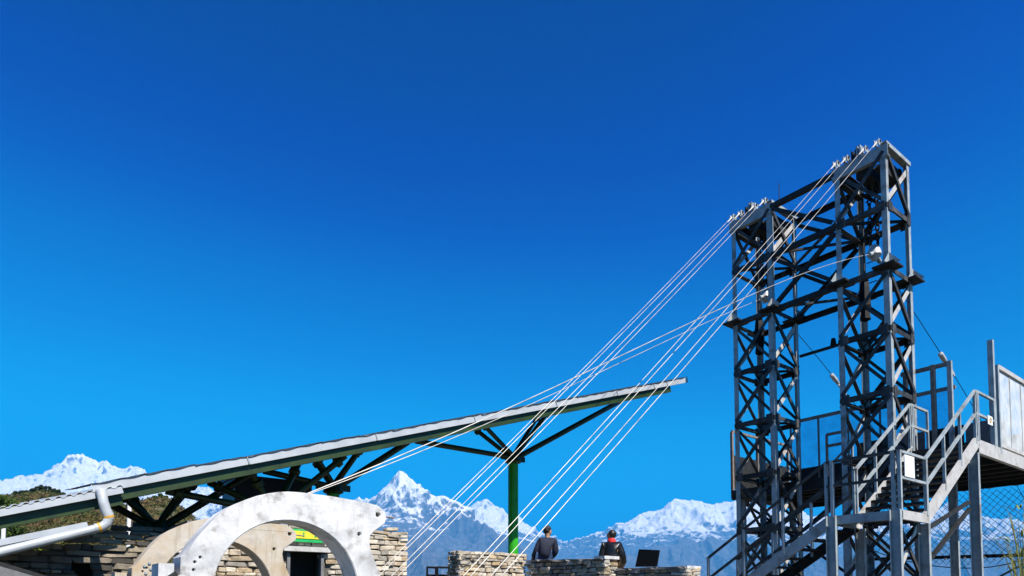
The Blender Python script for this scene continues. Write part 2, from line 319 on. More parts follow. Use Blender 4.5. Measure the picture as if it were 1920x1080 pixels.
def build_mountains():
    rng = random.Random(5)
    segs = []   # x0,y0,z0,x1,y1,z1,kind(0 crest,1 spur),steep
    for pts, steep in RIDGES:
        P = [bearing(x, y, k * 1000) for x, y, k in pts]
        for i in range(len(P) - 1):
            segs.append((*P[i], *P[i + 1], 0, steep))
        # spurs
        acc = 0
        for i in range(len(P) - 1):
            p, q = np.array(P[i]), np.array(P[i + 1]); L = np.linalg.norm(q[:2] - p[:2]); d = acc
            while d < L:
                c = p + (q - p) * d / L; x, y, z = c; z -= 40
                sharp = steep > 1.2 and d < 1e9 and z > 3800; ang = rng.uniform(-0.25, 0.25) if sharp else rng.uniform(-0.55, 0.55)
                n = rng.randint(5, 9); main = rng.random() < 0.6
                for k in range(n):
                    st = rng.uniform(0.6, 1.1) * 1000
                    ang += rng.uniform(-0.35, 0.35); ang *= 0.92
                    nx, ny = x + math.sin(ang) * st, y - math.cos(ang) * st
                    nz = z - st * (rng.uniform(1.0, 1.35) if sharp and k < 2 else rng.uniform(0.35, 0.85) * (steep ** 0.5 if k < 2 else 0.8))
                    segs.append((x, y, z, nx, ny, nz, 1, steep))
                    for sgn in (-1, 1):
                        if rng.random() < 0.75:
                            a2 = ang + sgn * rng.uniform(0.6, 1.1); s2 = rng.uniform(0.5, 1.1) * 1000
                            segs.append((nx, ny, nz, nx + math.sin(a2) * s2, ny - math.cos(a2) * s2, nz - s2 * rng.uniform(0.6, 1.0), 2, steep))
                    x, y, z = nx, ny, nz
                    if z < 300: break
                d += rng.uniform(700, 1500)
            acc = d - L
    cols = np.concatenate([np.linspace(-450, 2350, 1050)]); rows = np.concatenate([np.linspace(11000, 23000, 110)[:-1], np.linspace(23000, 39500, 240), np.linspace(40500, 47000, 8)])
    tx = (cols - 960) / 1250.0 / 0.9925
    Y = np.repeat(rows[:, None], len(cols), 1); X = Y * tx[None, :]
    wx = (fbm(X / 2600, Y / 2600, 3) - 0.44) * 900; wy = (fbm(X / 2600 + 50, Y / 2600 + 50, 3) - 0.44) * 900
    H = np.full(X.shape, -900.0)
    S = np.array(segs)
    for s in S:
        x0, y0, z0, x1, y1, z1, kind, steep = s
        reach = 9000 if kind == 0 else 3800
        r0 = np.searchsorted(rows, min(y0, y1) - reach); r1 = np.searchsorted(rows, max(y0, y1) + reach)
        ymid = 0.5 * (y0 + y1); lo = (min(x0, x1) - reach * 0.8) / ymid; hi = (max(x0, x1) + reach * 0.8) / ymid
        c0 = np.searchsorted(tx, lo); c1 = np.searchsorted(tx, hi)
        if r1 <= r0 or c1 <= c0: continue
        k = 0.15 if kind == 0 else 0.6
        xs = X[r0:r1, c0:c1] + k * wx[r0:r1, c0:c1]; ys = Y[r0:r1, c0:c1] + k * wy[r0:r1, c0:c1]
        dx, dy = x1 - x0, y1 - y0; L2 = dx * dx + dy * dy + 1e-6
        t = np.clip(((xs - x0) * dx + (ys - y0) * dy) / L2, 0, 1)
        d = np.hypot(xs - (x0 + t * dx), ys - (y0 + t * dy)); h = z0 + t * (z1 - z0)
        if kind == 0: hh = h - steep * 1500 * (1 - np.exp(-d / 1300)) - 0.34 * d
        else: hh = h - 700 * (1 - np.exp(-d / 620)) - 0.33 * d
        H[r0:r1, c0:c1] = np.maximum(H[r0:r1, c0:c1], hh)
    rel = np.clip((H + 900) / 3000, 0, 1)
    det = (fbm(X / 900 + wx / 700, Y / 900 + wy / 700, 5, True) - 0.62) * 560 + (fbm(X / 260, Y / 260, 4, True) - 0.6) * 170
    H2 = H + det * rel
    # crest keeps its drawn height: fade the relief close to it
    H = np.where(H > 0, H2, H)
    H = np.maximum(H, -900 + fbm(X / 4000, Y / 4000, 4) * 500)
    o = grid_object('mountains', X, Y, H, mountain_mat())
    tagit(o, 'snow covered mountain range with steep pyramid summit behind the canopy', 'mountains', kind='structure')
build_mountains()

# ------------------------------------------------------------------ setting: ground, hillside
M_GROUND = mat('hill_ground', (0.08, 0.075, 0.05), (0.05, 0.05, 0.025), rough=0.95, scale=0.4, bump=0.4, bscale=3)
def smooth(x, a, b):
    t = np.clip((x - a) / (b - a), 0, 1); return t * t * (3 - 2 * t)
def site_ab(X, Y):
    dx, dy = X - T0.x, Y - T0.y
    return dx * AV.x + dy * AV.y, dx * BV.x + dy * BV.y
def ground_z(X, Y):
    a, b = site_ab(X, Y); r = np.hypot(X - 4, Y - 10)
    z = 1.38 * smooth(b, -8.2, -6.2)
    drop = np.clip(r - 32, 0, None)
    return z - 0.42 * drop * smooth(drop, 0, 14) * np.exp(-drop / 2600) - 0.0 * drop
def build_ground():
    rr = np.concatenate([np.linspace(0, 40, 60), np.geomspace(41, 60000, 120)]); aa = np.linspace(0, 2 * math.pi, 181)
    Rr, Aa = np.meshgrid(rr, aa, indexing='ij'); X = 4 + Rr * np.cos(Aa); Y = 10 + Rr * np.sin(Aa)
    Z = np.maximum(ground_z(X, Y), -780) + np.where(Rr > 60, (fbm(X / 80, Y / 80, 4) - 0.47) * np.clip((Rr - 60) / 200, 0, 1) * 25, 0)
    o = grid_object('ground', X, Y, Z, M_GROUND); tagit(o, 'earth ground of the hilltop falling away to the valley', 'ground', kind='structure')
build_ground()
HILL_Y0, HILL_Y1 = 55.0, 330.0
HPROF = np.array([(-500, 930), (-200, 918), (-60, 916), (0, 926), (40, 922), (75, 916), (105, 920), (130, 934), (160, 944), (200, 946), (240, 942), (275, 931), (298, 927), (320, 934), (345, 956), (385, 990), (430, 1030), (520, 1110), (700, 1250)], float)
def hill_z(X, Y):
    px = 960 + 1250 * X / Y
    py = np.interp(px, HPROF[:, 0], HPROF[:, 1]) + 9
    el = (1120 - py) / 1250.0 * HILL_Y1
    t = (Y - HILL_Y0) / (HILL_Y1 - HILL_Y0)
    back = np.clip(t - 1, 0, None)
    return EYE - 6 + (el + 6) * np.clip(t, 0, 1) ** 0.85 - back * 120
def build_hill():
    yy = np.concatenate([np.linspace(HILL_Y0 - 15, HILL_Y1, 50), np.linspace(HILL_Y1 + 10, 700, 16)]); pp = np.linspace(-500, 560, 130)
    Y = np.repeat(yy[:, None], len(pp), 1); X = Y * ((pp - 960) / 1250)[None, :]
    Z = hill_z(X, Y) + (fbm(X / 18, Y / 18, 4) - 0.47) * 6 * np.clip((Y - 60) / 60, 0, 1)
    Z = np.where(Y < HILL_Y0, Z - 30, Z)
    m = mat('hillside_scrub', (0.13, 0.11, 0.045), (0.06, 0.07, 0.025), rough=0.95, scale=0.09, spots=((0.22, 0.15, 0.10), 0.05, 0.5, 0.7))
    o = grid_object('hillside', X, Y, Z, m); tagit(o, 'scrubby brown and green hillside behind the low roof', 'hillside', kind='structure')
build_hill()

def leaf_mat(name, cols, trans=0.25):
    m = bpy.data.materials.new(name); m.use_nodes = True; t = m.node_tree; p = t.nodes['Principled BSDF']
    p.inputs['Roughness'].default_value = 0.75; p.inputs['Specular IOR Level'].default_value = 0.2
    at = nd(t, 'ShaderNodeAttribute', attribute_name='tone'); r = nd(t, 'ShaderNodeValToRGB'); cr = r.color_ramp
    while len(cr.elements) < len(cols): cr.elements.new(0.5)
    for i, c in enumerate(cols): cr.elements[i].position = i / max(1, len(cols) - 1); cr.elements[i].color = (*c, 1)
    t.links.new(at.outputs['Fac'], r.inputs[0]); t.links.new(r.outputs[0], p.inputs['Base Color'])
    tl = nd(t, 'ShaderNodeBsdfTranslucent'); t.links.new(r.outputs[0], tl.inputs[0])
    mx = nd(t, 'ShaderNodeMixShader'); mx.inputs[0].default_value = trans
    t.links.new(p.outputs[0], mx.inputs[1]); t.links.new(tl.outputs[0], mx.inputs[2]); t.links.new(mx.outputs[0], t.nodes['Material Output'].inputs[0])
    return m
def foliage(name, clumps, m, parent=None, org=(0, 0, 0), rng=NR):
    """clumps: (cx,cy,cz, rx, rz, n leaves, leaf size, tone)"""
    V = []; T = []
    for cx, cy, cz, rx, rz, n, s, tone in clumps:
        d = rng.normal(size=(n, 3)); d /= np.linalg.norm(d, axis=1)[:, None]; rad = rng.uniform(0.55, 1.05, n)[:, None]
        c = np.array([cx, cy, cz]) + d * rad * np.array([rx, rx, rz])
        u = rng.normal(size=(n, 3)); u /= np.linalg.norm(u, axis=1)[:, None]
        w = np.cross(u, d + 0.6 * rng.normal(size=(n, 3))); w /= np.linalg.norm(w, axis=1)[:, None] + 1e-9
        sz = s * rng.uniform(0.6, 1.3, n)[:, None]
        V.append(np.stack([c - u * sz, c + w * sz * 0.55, c + u * sz, c - w * sz * 0.55], 1)); T.append(np.clip(tone + rng.normal(0, 0.07, n), 0, 1))
    V = np.concatenate(V) - np.array(org); T = np.concatenate(T); n = len(V)
    me = bpy.data.meshes.new(name); me.vertices.add(n * 4); me.vertices.foreach_set('co', V.astype(np.float32).ravel())
    me.loops.add(n * 4); me.loops.foreach_set('vertex_index', np.arange(n * 4, dtype=np.int32))
    me.polygons.add(n); me.polygons.foreach_set('loop_start', np.arange(0, n * 4, 4, dtype=np.int32)); me.polygons.foreach_set('loop_total', np.full(n, 4, np.int32))
    me.update(calc_edges=True)
    a = me.attributes.new('tone', 'FLOAT', 'POINT'); a.data.foreach_set('value', np.repeat(T, 4).astype(np.float32))
    me.materials.append(m); o = bpy.data.objects.new(name, me); COL.objects.link(o)
    if parent is not None: o.parent = parent
    return o
M_SCRUB = leaf_mat('scrub_leaves', [(0.04, 0.06, 0.015), (0.12, 0.10, 0.025), (0.13, 0.08, 0.04), (0.06, 0.09, 0.02), (0.15, 0.10, 0.06)])
M_DARKLEAF = leaf_mat('dark_leaves', [(0.018, 0.032, 0.016), (0.05, 0.07, 0.022)])
M_LEAF = leaf_mat('green_leaves', [(0.03, 0.06, 0.012), (0.09, 0.14, 0.02)])
M_BRIGHT = leaf_mat('bright_leaves', [(0.12, 0.18, 0.02), (0.22, 0.26, 0.04)])
def build_scrub():
    cl = []
    for i in range(5200):
        Y = 70 + (HILL_Y1 - 68) * NR.rand() ** 0.8; px = NR.uniform(-130, 400); X = (px - 960) / 1250 * Y
        z = float(hill_z(np.array(X), np.array(Y)))
        r = NR.uniform(0.7, 1.7) * (0.6 + Y / 450); t = fbm(np.array([X / 30]), np.array([Y / 30]), 3)[0]
        cl.append((X, Y, z + r * 0.5, r, r * NR.uniform(0.6, 0.9), 26, r * 0.30, np.clip((t - 0.25) * 1.8 + NR.normal(0, 0.15), 0, 1)))
    o = foliage('scrub_cover', cl, M_SCRUB); tagit(o, 'brown and olive scrub covering the hillside', 'scrub', kind='stuff')
build_scrub()
def tree(name, label, px, Y, h, rad, m, group=None, n=26, leaf=0.35, lean=0.0, sink=0.6):
    X = (px - 960) / 1250 * Y; z0 = float(hill_z(np.array(X), np.array(Y))) - sink
    t = thing(name, label, 'tree', (X, Y, z0), group)
    mb = MB(); base = Vector((X, Y, z0)); top = base + Vector((lean, 0, h * 0.85))
    mid = base + Vector((lean * 0.3 + 0.1, 0, h * 0.45))
    mb.tube([base, mid, top], [0.035 * h, 0.024 * h, 0.008 * h], 7)
    cl = []
    for i in range(n):
        ang = NR.uniform(0, 6.28); q = NR.rand() ** 0.6; zz = NR.uniform(0.35, 1.0)
        w = rad * math.sin(math.pi * min(1, 0.25 + 0.72 * zz)) ** 0.6
        c = base + Vector((lean * zz + math.cos(ang) * w * q, math.sin(ang) * w * q, h * zz))
        if i % 3 == 0: mb.tube([base + Vector((lean * zz * 0.7, 0, h * zz * 0.72)), c], [0.010 * h, 0.004 * h], 5)
        r = rad * NR.uniform(0.22, 0.38); cl.append((*c, r, r * 0.75, 70, leaf, NR.rand()))
    mb.build('trunk', M_BARK, t)
    foliage('crown', cl, m, t, (X, Y, z0))
    return t
tree('broadleaf_tree', 'sunlit green broadleaf tree standing taller than the scrub beside the low roof', 3, 95, 10.0, 2.7, M_LEAF, n=40, leaf=0.24)
tree('light_green_tree', 'bright yellow-green young tree amid brown scrub behind the pipe', 66, 88, 5.2, 1.3, M_BRIGHT, n=18, leaf=0.17)
for i, (px, h, r_) in enumerate([(34, 9, 4.2), (44, 8, 3.5), (53, 9.5, 4.0), (62, 10, 3.8), (70, 11, 4.2), (79, 9.5, 3.6), (88, 10, 2.6), (95, 8, 3.6), (103, 8.5, 3.4), (112, 7, 3.2), (121, 6.5, 3.0), (284, 7, 3.0), (296, 8, 3.0), (308, 7, 3.0), (24, 8, 4)]):
    far = px > 200
    tree('ridge_tree', 'rounded tree on the far green knoll beneath the canopy' if far else 'dark tree in the row along the hillside crest', px, 322, h * 0.5, r_ * 0.55, M_LEAF if far else M_DARKLEAF, 'trees on the green knoll' if far else 'dark trees along the hillside crest', n=16, leaf=0.42, sink=0.8)
# ------------------------------------------------------------------ setting: terrace and pad
mb = MB(); mb.box(W(9.6, -4.6, -0.95), BV, AV, ZV, 9.6, 5.6, 1.7)
tagit(mb.build('terrace', mat('terrace_paving', (0.20, 0.19, 0.17), rough=0.9, scale=2)), 'raised paved terrace behind the stone walls', 'terrace', kind='structure')
mb = MB(); mb.box(W(1.6, 0.6, -0.5), BV, AV, ZV, 11.5, 9.2, 0.62)
tagit(mb.build('concrete_pad', mat('pad_concrete', (0.18, 0.175, 0.165), rough=0.9, scale=2)), 'concrete pad under the steel tower and stairs', 'pad', kind='structure')
GZ = -0.2     # top of the pad

# ------------------------------------------------------------------ steel tower
WA, WB, OFF = 1.261, 1.35, 3.074
tower = thing('steel_tower', 'tall twin-column galvanised lattice tower carrying the pale cables', 'tower', W(2.17, 0.67, GZ))
LOW = [0.4, 1.93, 3.47, 5.0, 6.53, 8.02]; UPP = [8.14, 9.6, 11.06]
def facebar(name, p, q, N, L, t, off, flip=1, m=None, trim=0.07):
    d = (q - p).normalized(); p = p + d * trim + N * off; q = q - d * trim + N * off
    n1 = d.cross(N).normalized() * flip
    return MB().angle(p - n1 * L * 0.5, q - n1 * L * 0.5, n1, -N, L, t).build(name, m or M_BRACE, tower)
def flatbar(name, p, q, N, w, t, off, m=None, trim=0.07):
    d = (q - p).normalized(); p = p + d * trim + N * off; q = q - d * trim + N * off
    return MB().bar(p, q, w, t, N).build(name, m or M_BRACE, tower)
for a0 in (0.0, OFF):
    cs = {(i, j): (a0 + WA * i, WB * j) for i in (0, 1) for j in (0, 1)}
    for (i, j), (a, b) in cs.items():
        n1 = AV * (1 if i == 0 else -1); n2 = BV * (1 if j == 0 else -1)
        MB().angle(W(a, b, GZ), W(a, b, 7.99), n1, n2, 0.14, 0.016).build('post', M_STEEL, tower)
        MB().angle(W(a, b, 8.11), W(a, b, 11.1), n1, n2, 0.13, 0.016).build('post', M_STEEL, tower)
        # joint plates with stiffeners
        c = W(a, b, 8.05) + n1 * 0.05 + n2 * 0.05
        jp = MB().box(c, AV, BV, ZV, 0.52, 0.52, 0.045).build('joint_plate', M_STEELD, tower)
        for nn, mm in ((n1, n2), (n2, n1)):
            g = MB()
            base = W(a, b, 8.075)
            for sgn in (1, -1):
                pts = [base + nn * 0.0, base + nn * 0.28 * sgn, base + nn * 0.02 * sgn + ZV * 0.3, base + ZV * 0.3]
                k = len(g.v); g.v += [x - mm * 0.008 for x in pts] + [x - mm * 0.022 for x in pts]
                g.f += [(k, k + 1, k + 2, k + 3), (k + 7, k + 6, k + 5, k + 4)] + [(k + x, k + (x + 1) % 4, k + 4 + (x + 1) % 4, k + 4 + x) for x in range(4)]
            g.build('stiffener', M_STEEL, jp)
        MB().box(W(a, b, GZ + 0.02) + n1 * 0.05 + n2 * 0.05, AV, BV, ZV, 0.45, 0.45, 0.04).build('base_plate', M_STEELD, tower)
    faces = [((0, 0), (1, 0), -BV), ((0, 0), (0, 1), -AV), ((1, 0), (1, 1), AV), ((0, 1), (1, 1), BV)]
    for c0, c1, N in faces:
        (a1, b1), (a2, b2) = cs[c0], cs[c1]
        for lv in (LOW, UPP):
            for k, z in enumerate(lv):
                if lv is UPP and k == 0: continue
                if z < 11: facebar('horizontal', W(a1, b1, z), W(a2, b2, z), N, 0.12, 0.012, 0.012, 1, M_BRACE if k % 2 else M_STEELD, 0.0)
                if k + 1 < len(lv):
                    z2 = lv[k + 1]
                    flip = 1
                    facebar('diagonal', W(a1, b1, z2 - 0.05), W(a2, b2, z + 0.07), N, 0.10, 0.012, 0.026, -1 if N in (-BV,) else 1)
                    if N == -AV or N == AV: flatbar('diagonal', W(a1, b1, z + 0.07), W(a2, b2, z2 - 0.05), N, 0.12, 0.014, -0.03, M_STRINGER)  # flat bars paler than the other braces: sunlight put into their colour
                    else: facebar('diagonal', W(a1, b1, z + 0.07), W(a2, b2, z2 - 0.05), N, 0.08, 0.012, -0.025)
        nn_ = N; along = (W(a2, b2, 0) - W(a1, b1, 0)).normalized()
        for z in LOW[1:-1] + [9.6]:
            for cpt, sg_ in ((W(a1, b1, z), 1), (W(a2, b2, z), -1)):
                MB().box(cpt + along * sg_ * 0.15 + nn_ * 0.022, along, nn_, ZV, 0.20, 0.010, 0.24).build('gusset', M_BRACE, tower)
        # lowest bay
        facebar('diagonal', W(a1, b1, 0.34), W(a2, b2, GZ + 0.1), N, 0.08, 0.012, 0.026)
    for z in LOW[:-1] + [9.6]:
        MB().bar(W(a0 + 0.06, 0.06, z - 0.02), W(a0 + WA - 0.06, WB - 0.06, z - 0.02), 0.06, 0.06).build('diaphragm_brace', M_STEELD, tower)
        MB().bar(W(a0 + 0.06, WB - 0.06, z + 0.05), W(a0 + WA - 0.06, 0.06, z + 0.05), 0.06, 0.06).build('diaphragm_brace', M_STEELD, tower)
    # head: deep box beams round the top, front one carries the clamps
    zt = 10.92
    MB().channel(W(a0 - 0.06, -0.02, zt + 0.05), W(a0 + WA + 0.06, -0.02, zt + 0.05), ZV, BV, 0.30, 0.14, 0.014).build('head_beam', M_STEEL, tower)
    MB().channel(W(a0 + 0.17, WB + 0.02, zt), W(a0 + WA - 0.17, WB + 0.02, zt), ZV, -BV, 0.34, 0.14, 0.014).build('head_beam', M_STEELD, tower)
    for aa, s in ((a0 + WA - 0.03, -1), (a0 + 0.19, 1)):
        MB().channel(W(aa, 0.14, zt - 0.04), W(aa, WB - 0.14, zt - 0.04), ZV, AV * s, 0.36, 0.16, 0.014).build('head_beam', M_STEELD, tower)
    MB().bar(W(a0 + WA / 2, 0.15, zt - 0.1), W(a0 + WA / 2, WB - 0.14, zt - 0.1), 0.30, 0.30).build('chain_beam', M_STEELD, tower)
    MB().channel(W(a0 - 0.03, 0.02, 11.16), W(a0 - 0.03, WB + 0.05, 11.16), ZV, AV, 0.10, 0.16, 0.014).build('cap_rail', M_STEEL, tower)
    # cable clamps: sockets on the front beam, bracket plates between
    for da in (1.21, 0.95, 0.50, 0.18):
        aa = a0 + da
        g = MB(); g.box(W(aa - 0.05, 0.02, 11.24), AV, BV, ZV, 0.016, 0.17, 0.15); g.box(W(aa + 0.05, 0.02, 11.24), AV, BV, ZV, 0.016, 0.17, 0.15)
        cbk = g.build('clamp_bracket', M_STEEL, tower)
        MB().tube([W(aa - 0.075, 0.02, 11.27), W(aa + 0.075, 0.02, 11.27)], 0.035, 10).build('clamp_pin', M_STEELD, cbk, True)
        q0 = W(aa, 0.03, 11.30); dd = (-BV * 12.75 - ZV * 12.38).normalized()
        MB().tube([q0, q0 + dd * 0.1, q0 + dd * 0.2, q0 + dd * 0.42], [0.034, 0.034, 0.026, 0.010], 10).build('cable_socket', M_CERAMIC, cbk, True)
    for da in (0.62, 0.69, 0.77, 0.86):
        MB().box(W(a0 + da, 0.10 + 0.1 * (da > 0.7), 11.27), AV, BV, ZV, 0.035, 0.16, 0.36).build('guide_plate', M_STEEL if da < 0.75 else M_STEELD, tower)
    for kx in (0.30, 0.42, 0.54):
        MB().tube([W(a0 + 0.3, kx - 0.05, 10.80), W(a0 + 0.3, kx + 0.04, 10.80)], 0.06, 12).build('sheave', M_CERAMIC, tower, True)
    # heavy dark damper hung behind the saddle
    g = MB(); c = W(a0 + 1.0, 0.95, 7.85)
    g.tube([c + ZV * 0.62, c + ZV * 0.55, c + ZV * 0.3, c - ZV * 0.2, c - ZV * 0.35, c - ZV * 0.55, c - ZV * 0.6], [0.05, 0.10, 0.13, 0.16, 0.12, 0.14, 0.05], 6)
    g.build('damper', M_BLACK, tower)
    MB().tube([c + ZV * 0.6, c + ZV * 3.0], 0.02, 6).build('damper_rod', M_STEELD, tower)
    # ladder rungs on the inner back post
    for k in range(9):
        MB().bar(W(a0 + WA - 0.18, WB - 0.04, 8.4 + 0.28 * k), W(a0 + WA - 0.42, WB - 0.04, 8.4 + 0.28 * k), 0.02, 0.02).build('rung', M_STEELD, tower)
# bridge between the columns
aL, aR = OFF, WA
for b, N in ((0.0, -BV), (WB, BV)):
    for z in (11.0, 9.6, 8.02):
        facebar('bridge_chord', W(aR, b, z), W(aL, b, z), N, 0.13, 0.014, 0.03, 1, M_STEELD, 0.0)
    facebar('bridge_diagonal', W(aL, b, 10.95), W(aR, b, 9.68), N, 0.11, 0.012, 0.05, 1, M_STEELD)
    facebar('bridge_diagonal', W(aL, b, 9.5), W(aR, b, 8.12), N, 0.10, 0.012, 0.05, 1, M_STEELD)
    facebar('bridge_diagonal', W(aR, b, 9.5), W(aL, b, 8.12), N, 0.10, 0.012, 0.0, 1, M_STEELD)
for z in (9.66, 8.1):
    MB().bar(W(aL, 0.05, z), W(aR, WB - 0.05, z), 0.06, 0.06).build('plan_brace', M_BRACE, tower)
    MB().bar(W(aR, 0.05, z + 0.07), W(aL, WB - 0.05, z + 0.07), 0.06, 0.06).build('plan_brace', M_BRACE, tower)
MB().tube([W(OFF - 0.1, 0.3, 11.1), W(OFF - 0.1, 0.3, 11.75)], 0.012, 5).build('aerial_rod', M_STEELD, tower)
MB().tube([W(2.1, WB + 0.08, 7.0), W(2.1, WB + 0.08, 7.05), W(2.1, WB + 0.08, 7.25)], [0.05, 0.09, 0.06], 8).build('lamp_bracket', M_BLACK, tower)
MB().bar(W(aR, WB + 0.06, 7.02), W(aL, WB + 0.06, 7.02), 0.07, 0.07).build('bridge_chord', M_STEELD, tower)

# ------------------------------------------------------------------ chains and saddles
def link_mesh():
    bm = bmesh.new(); r, R_, s = 0.018, 0.044, 0.036; n, k = 14, 6; rings = []
    for i in range(n):
        t = 2 * math.pi * i / n; cx, cz = math.cos(t) * R_, math.sin(t) * R_ + (s if math.sin(t) >= 0 else -s)
        rings.append([bm.verts.new((cx + math.cos(t) * r * math.cos(2 * math.pi * j / k), r * math.sin(2 * math.pi * j / k), cz + math.sin(t) * r * math.cos(2 * math.pi * j / k))) for j in range(k)])
    for i in range(n):
        for j in range(k): bm.faces.new((rings[i][j], rings[(i + 1) % n][j], rings[(i + 1) % n][(j + 1) % k], rings[i][(j + 1) % k]))
    me = bpy.data.meshes.new('link'); bm.to_mesh(me); bm.free(); me.materials.append(M_BLACK); return me
LINK = link_mesh()
SAD_Z = 8.8
for a0, nm in ((0.0, 'wider column by the stairs'), (OFF, 'column farther from the stairs')):
    for da, wh in ((-0.09, 'outer'), (0.09, 'inner')):
        top = W(a0 + 0.61 + da, 0.67, 10.7)
        ch = thing('hanging_chain', 'black %s link chain hanging inside the tower %s' % (wh, nm), 'chain', top)
        for k in range(13):
            o = bpy.data.objects.new('link', LINK); COL.objects.link(o); o.parent = ch
            o.location = (0, 0, -0.07 - 0.128 * k); o.rotation_euler = (0, 0, ROTZ + (math.pi / 2 if k % 2 else 0.0))
    sd_ = thing('cable_saddle', 'pale bell-shaped cable saddle hung by chains in the tower %s' % nm, 'saddle', W(a0 + 0.61, 0.67, SAD_Z - 0.05))
    c = W(a0 + 0.61, 0.67, SAD_Z)
    MB().tube([c + ZV * 0.26, c + ZV * 0.22, c + ZV * 0.1, c - ZV * 0.02, c - ZV * 0.16], [0.03, 0.10, 0.15, 0.17, 0.05], 14).build('bell', M_CERAMIC, sd_, True)
    MB().tube([c + BV * -0.3 - ZV * 0.10, c + BV * -0.15 - ZV * 0.03, c - ZV * 0.0, c + BV * 0.15 - ZV * 0.03, c + BV * 0.3 - ZV * 0.10], 0.055, 10).build('channel', M_STEEL, sd_, True)

# ------------------------------------------------------------------ cables
def cable(name, pts, r, label, group, m=M_CABLE, cat='cable'):
    o = MB().tube(pts, r, 6).build(name, m, None, True, org=pts[0]); tagit(o, label, cat, group); return o
STAYS = [(0, 'far column, outer head clamps', (1.21, 0.95)), (0, 'far column, inner head clamps', (0.50, 0.18))]
for a0, col in ((OFF, 'column away from the stairs'), (0.0, 'column beside the stairs')):
    for side, das in (('outer', (1.21, 0.95)), ('inner', (0.50, 0.18))):
        for da in das:
            a = a0 + da; n = 14; p0 = Vector((0, 0, 0)); pts = []
            for k in range(n + 1):
                t = k / n; b = -0.05 - 12.75 * t; z = 11.24 - 12.1 * t - 0.28 * t * (1 - t)
                pts.append(W(a + (0.05 if da in (0.95, 0.18) else -0.02) * t, b, z - (0.35 if t == 1 else 0)))
            cable('stay_cable', pts, 0.0060, 'pale stay cable from the %s head clamps of the %s' % (side, col), 'stay cables of the %s, %s pair' % (col, side))
            # swaged end socket
            d = (pts[1] - pts[0]).normalized()
def curve_pts(a, bz):
    bs = np.array([p[0] for p in bz]); zs = np.array([p[1] for p in bz]); c = np.polyfit(bs, zs, min(3, len(bz) - 1))
    return c
for a, ctrl, lab in ((0.61, [(-14.05, 1.20), (-12.96, 1.80), (-9.15, 3.83), (-6.16, 5.47), (-0.39, 8.43), (0.67, 8.80)], 'white'), (3.68, [(-14.05, 1.20), (-12.82, 1.72), (-11.36, 2.42), (-5.52, 5.5), (-1.8, 7.51), (0.67, 8.80)], 'tan')):
    c = curve_pts(a, ctrl)
    pts = [W(a, b, float(np.polyval(c, b))) for b in np.linspace(-14.2, 0.6, 28)]
    pts = [W(a, -14.75, 0.98), W(a, -14.5, 1.09)] + pts
    out = [W(a, b, 8.80 - 0.36 * (b - 0.67) - 0.010 * (b - 0.67) ** 2) for b in np.linspace(1.0, 26, 22)]
    cable('zip_line', out, 0.011, 'backlit-dark zip line running out from the saddle above the %s anchor arch line' % lab, None, M_BLACK)  # same run of cable, its backlit darkness put into the colour
    cable('main_cable', pts, 0.0078, 'main zip cable running from the %s concrete anchor arch through the tower saddle' % lab, None)
def brake(a, b0, label):
    z = lambda b: 8.80 - 0.36 * (b - 0.67) - 0.010 * (b - 0.67) ** 2
    t = thing('cable_trolley', label, 'trolley', W(a, b0, z(b0) - 0.1))
    P = lambda b: W(a, b, z(b) - 0.02)
    MB().tube([P(b0), P(b0 + 0.02), P(b0 + 0.3), P(b0 + 0.32)], [0.03, 0.07, 0.07, 0.03], 12).build('head', M_CERAMIC, t, True)
    MB().tube([P(b0 + 0.28), P(b0 + 0.9), P(b0 + 0.95)], [0.055, 0.055, 0.02], 12).build('spring_tube', M_STEEL, t, True)
    MB().bar(P(b0 + 0.35) - ZV * 0.12 - AV * 0.06, P(b0 + 0.85) - ZV * 0.12 - AV * 0.06, 0.03, 0.06).build('side_plate', M_STRINGER, t)
brake(0.61, 4.75, 'white and grey cable trolley on the zip cable above the stair top')
brake(3.68, 4.45, 'small white cable trolley on the zip cable between the tower columns')

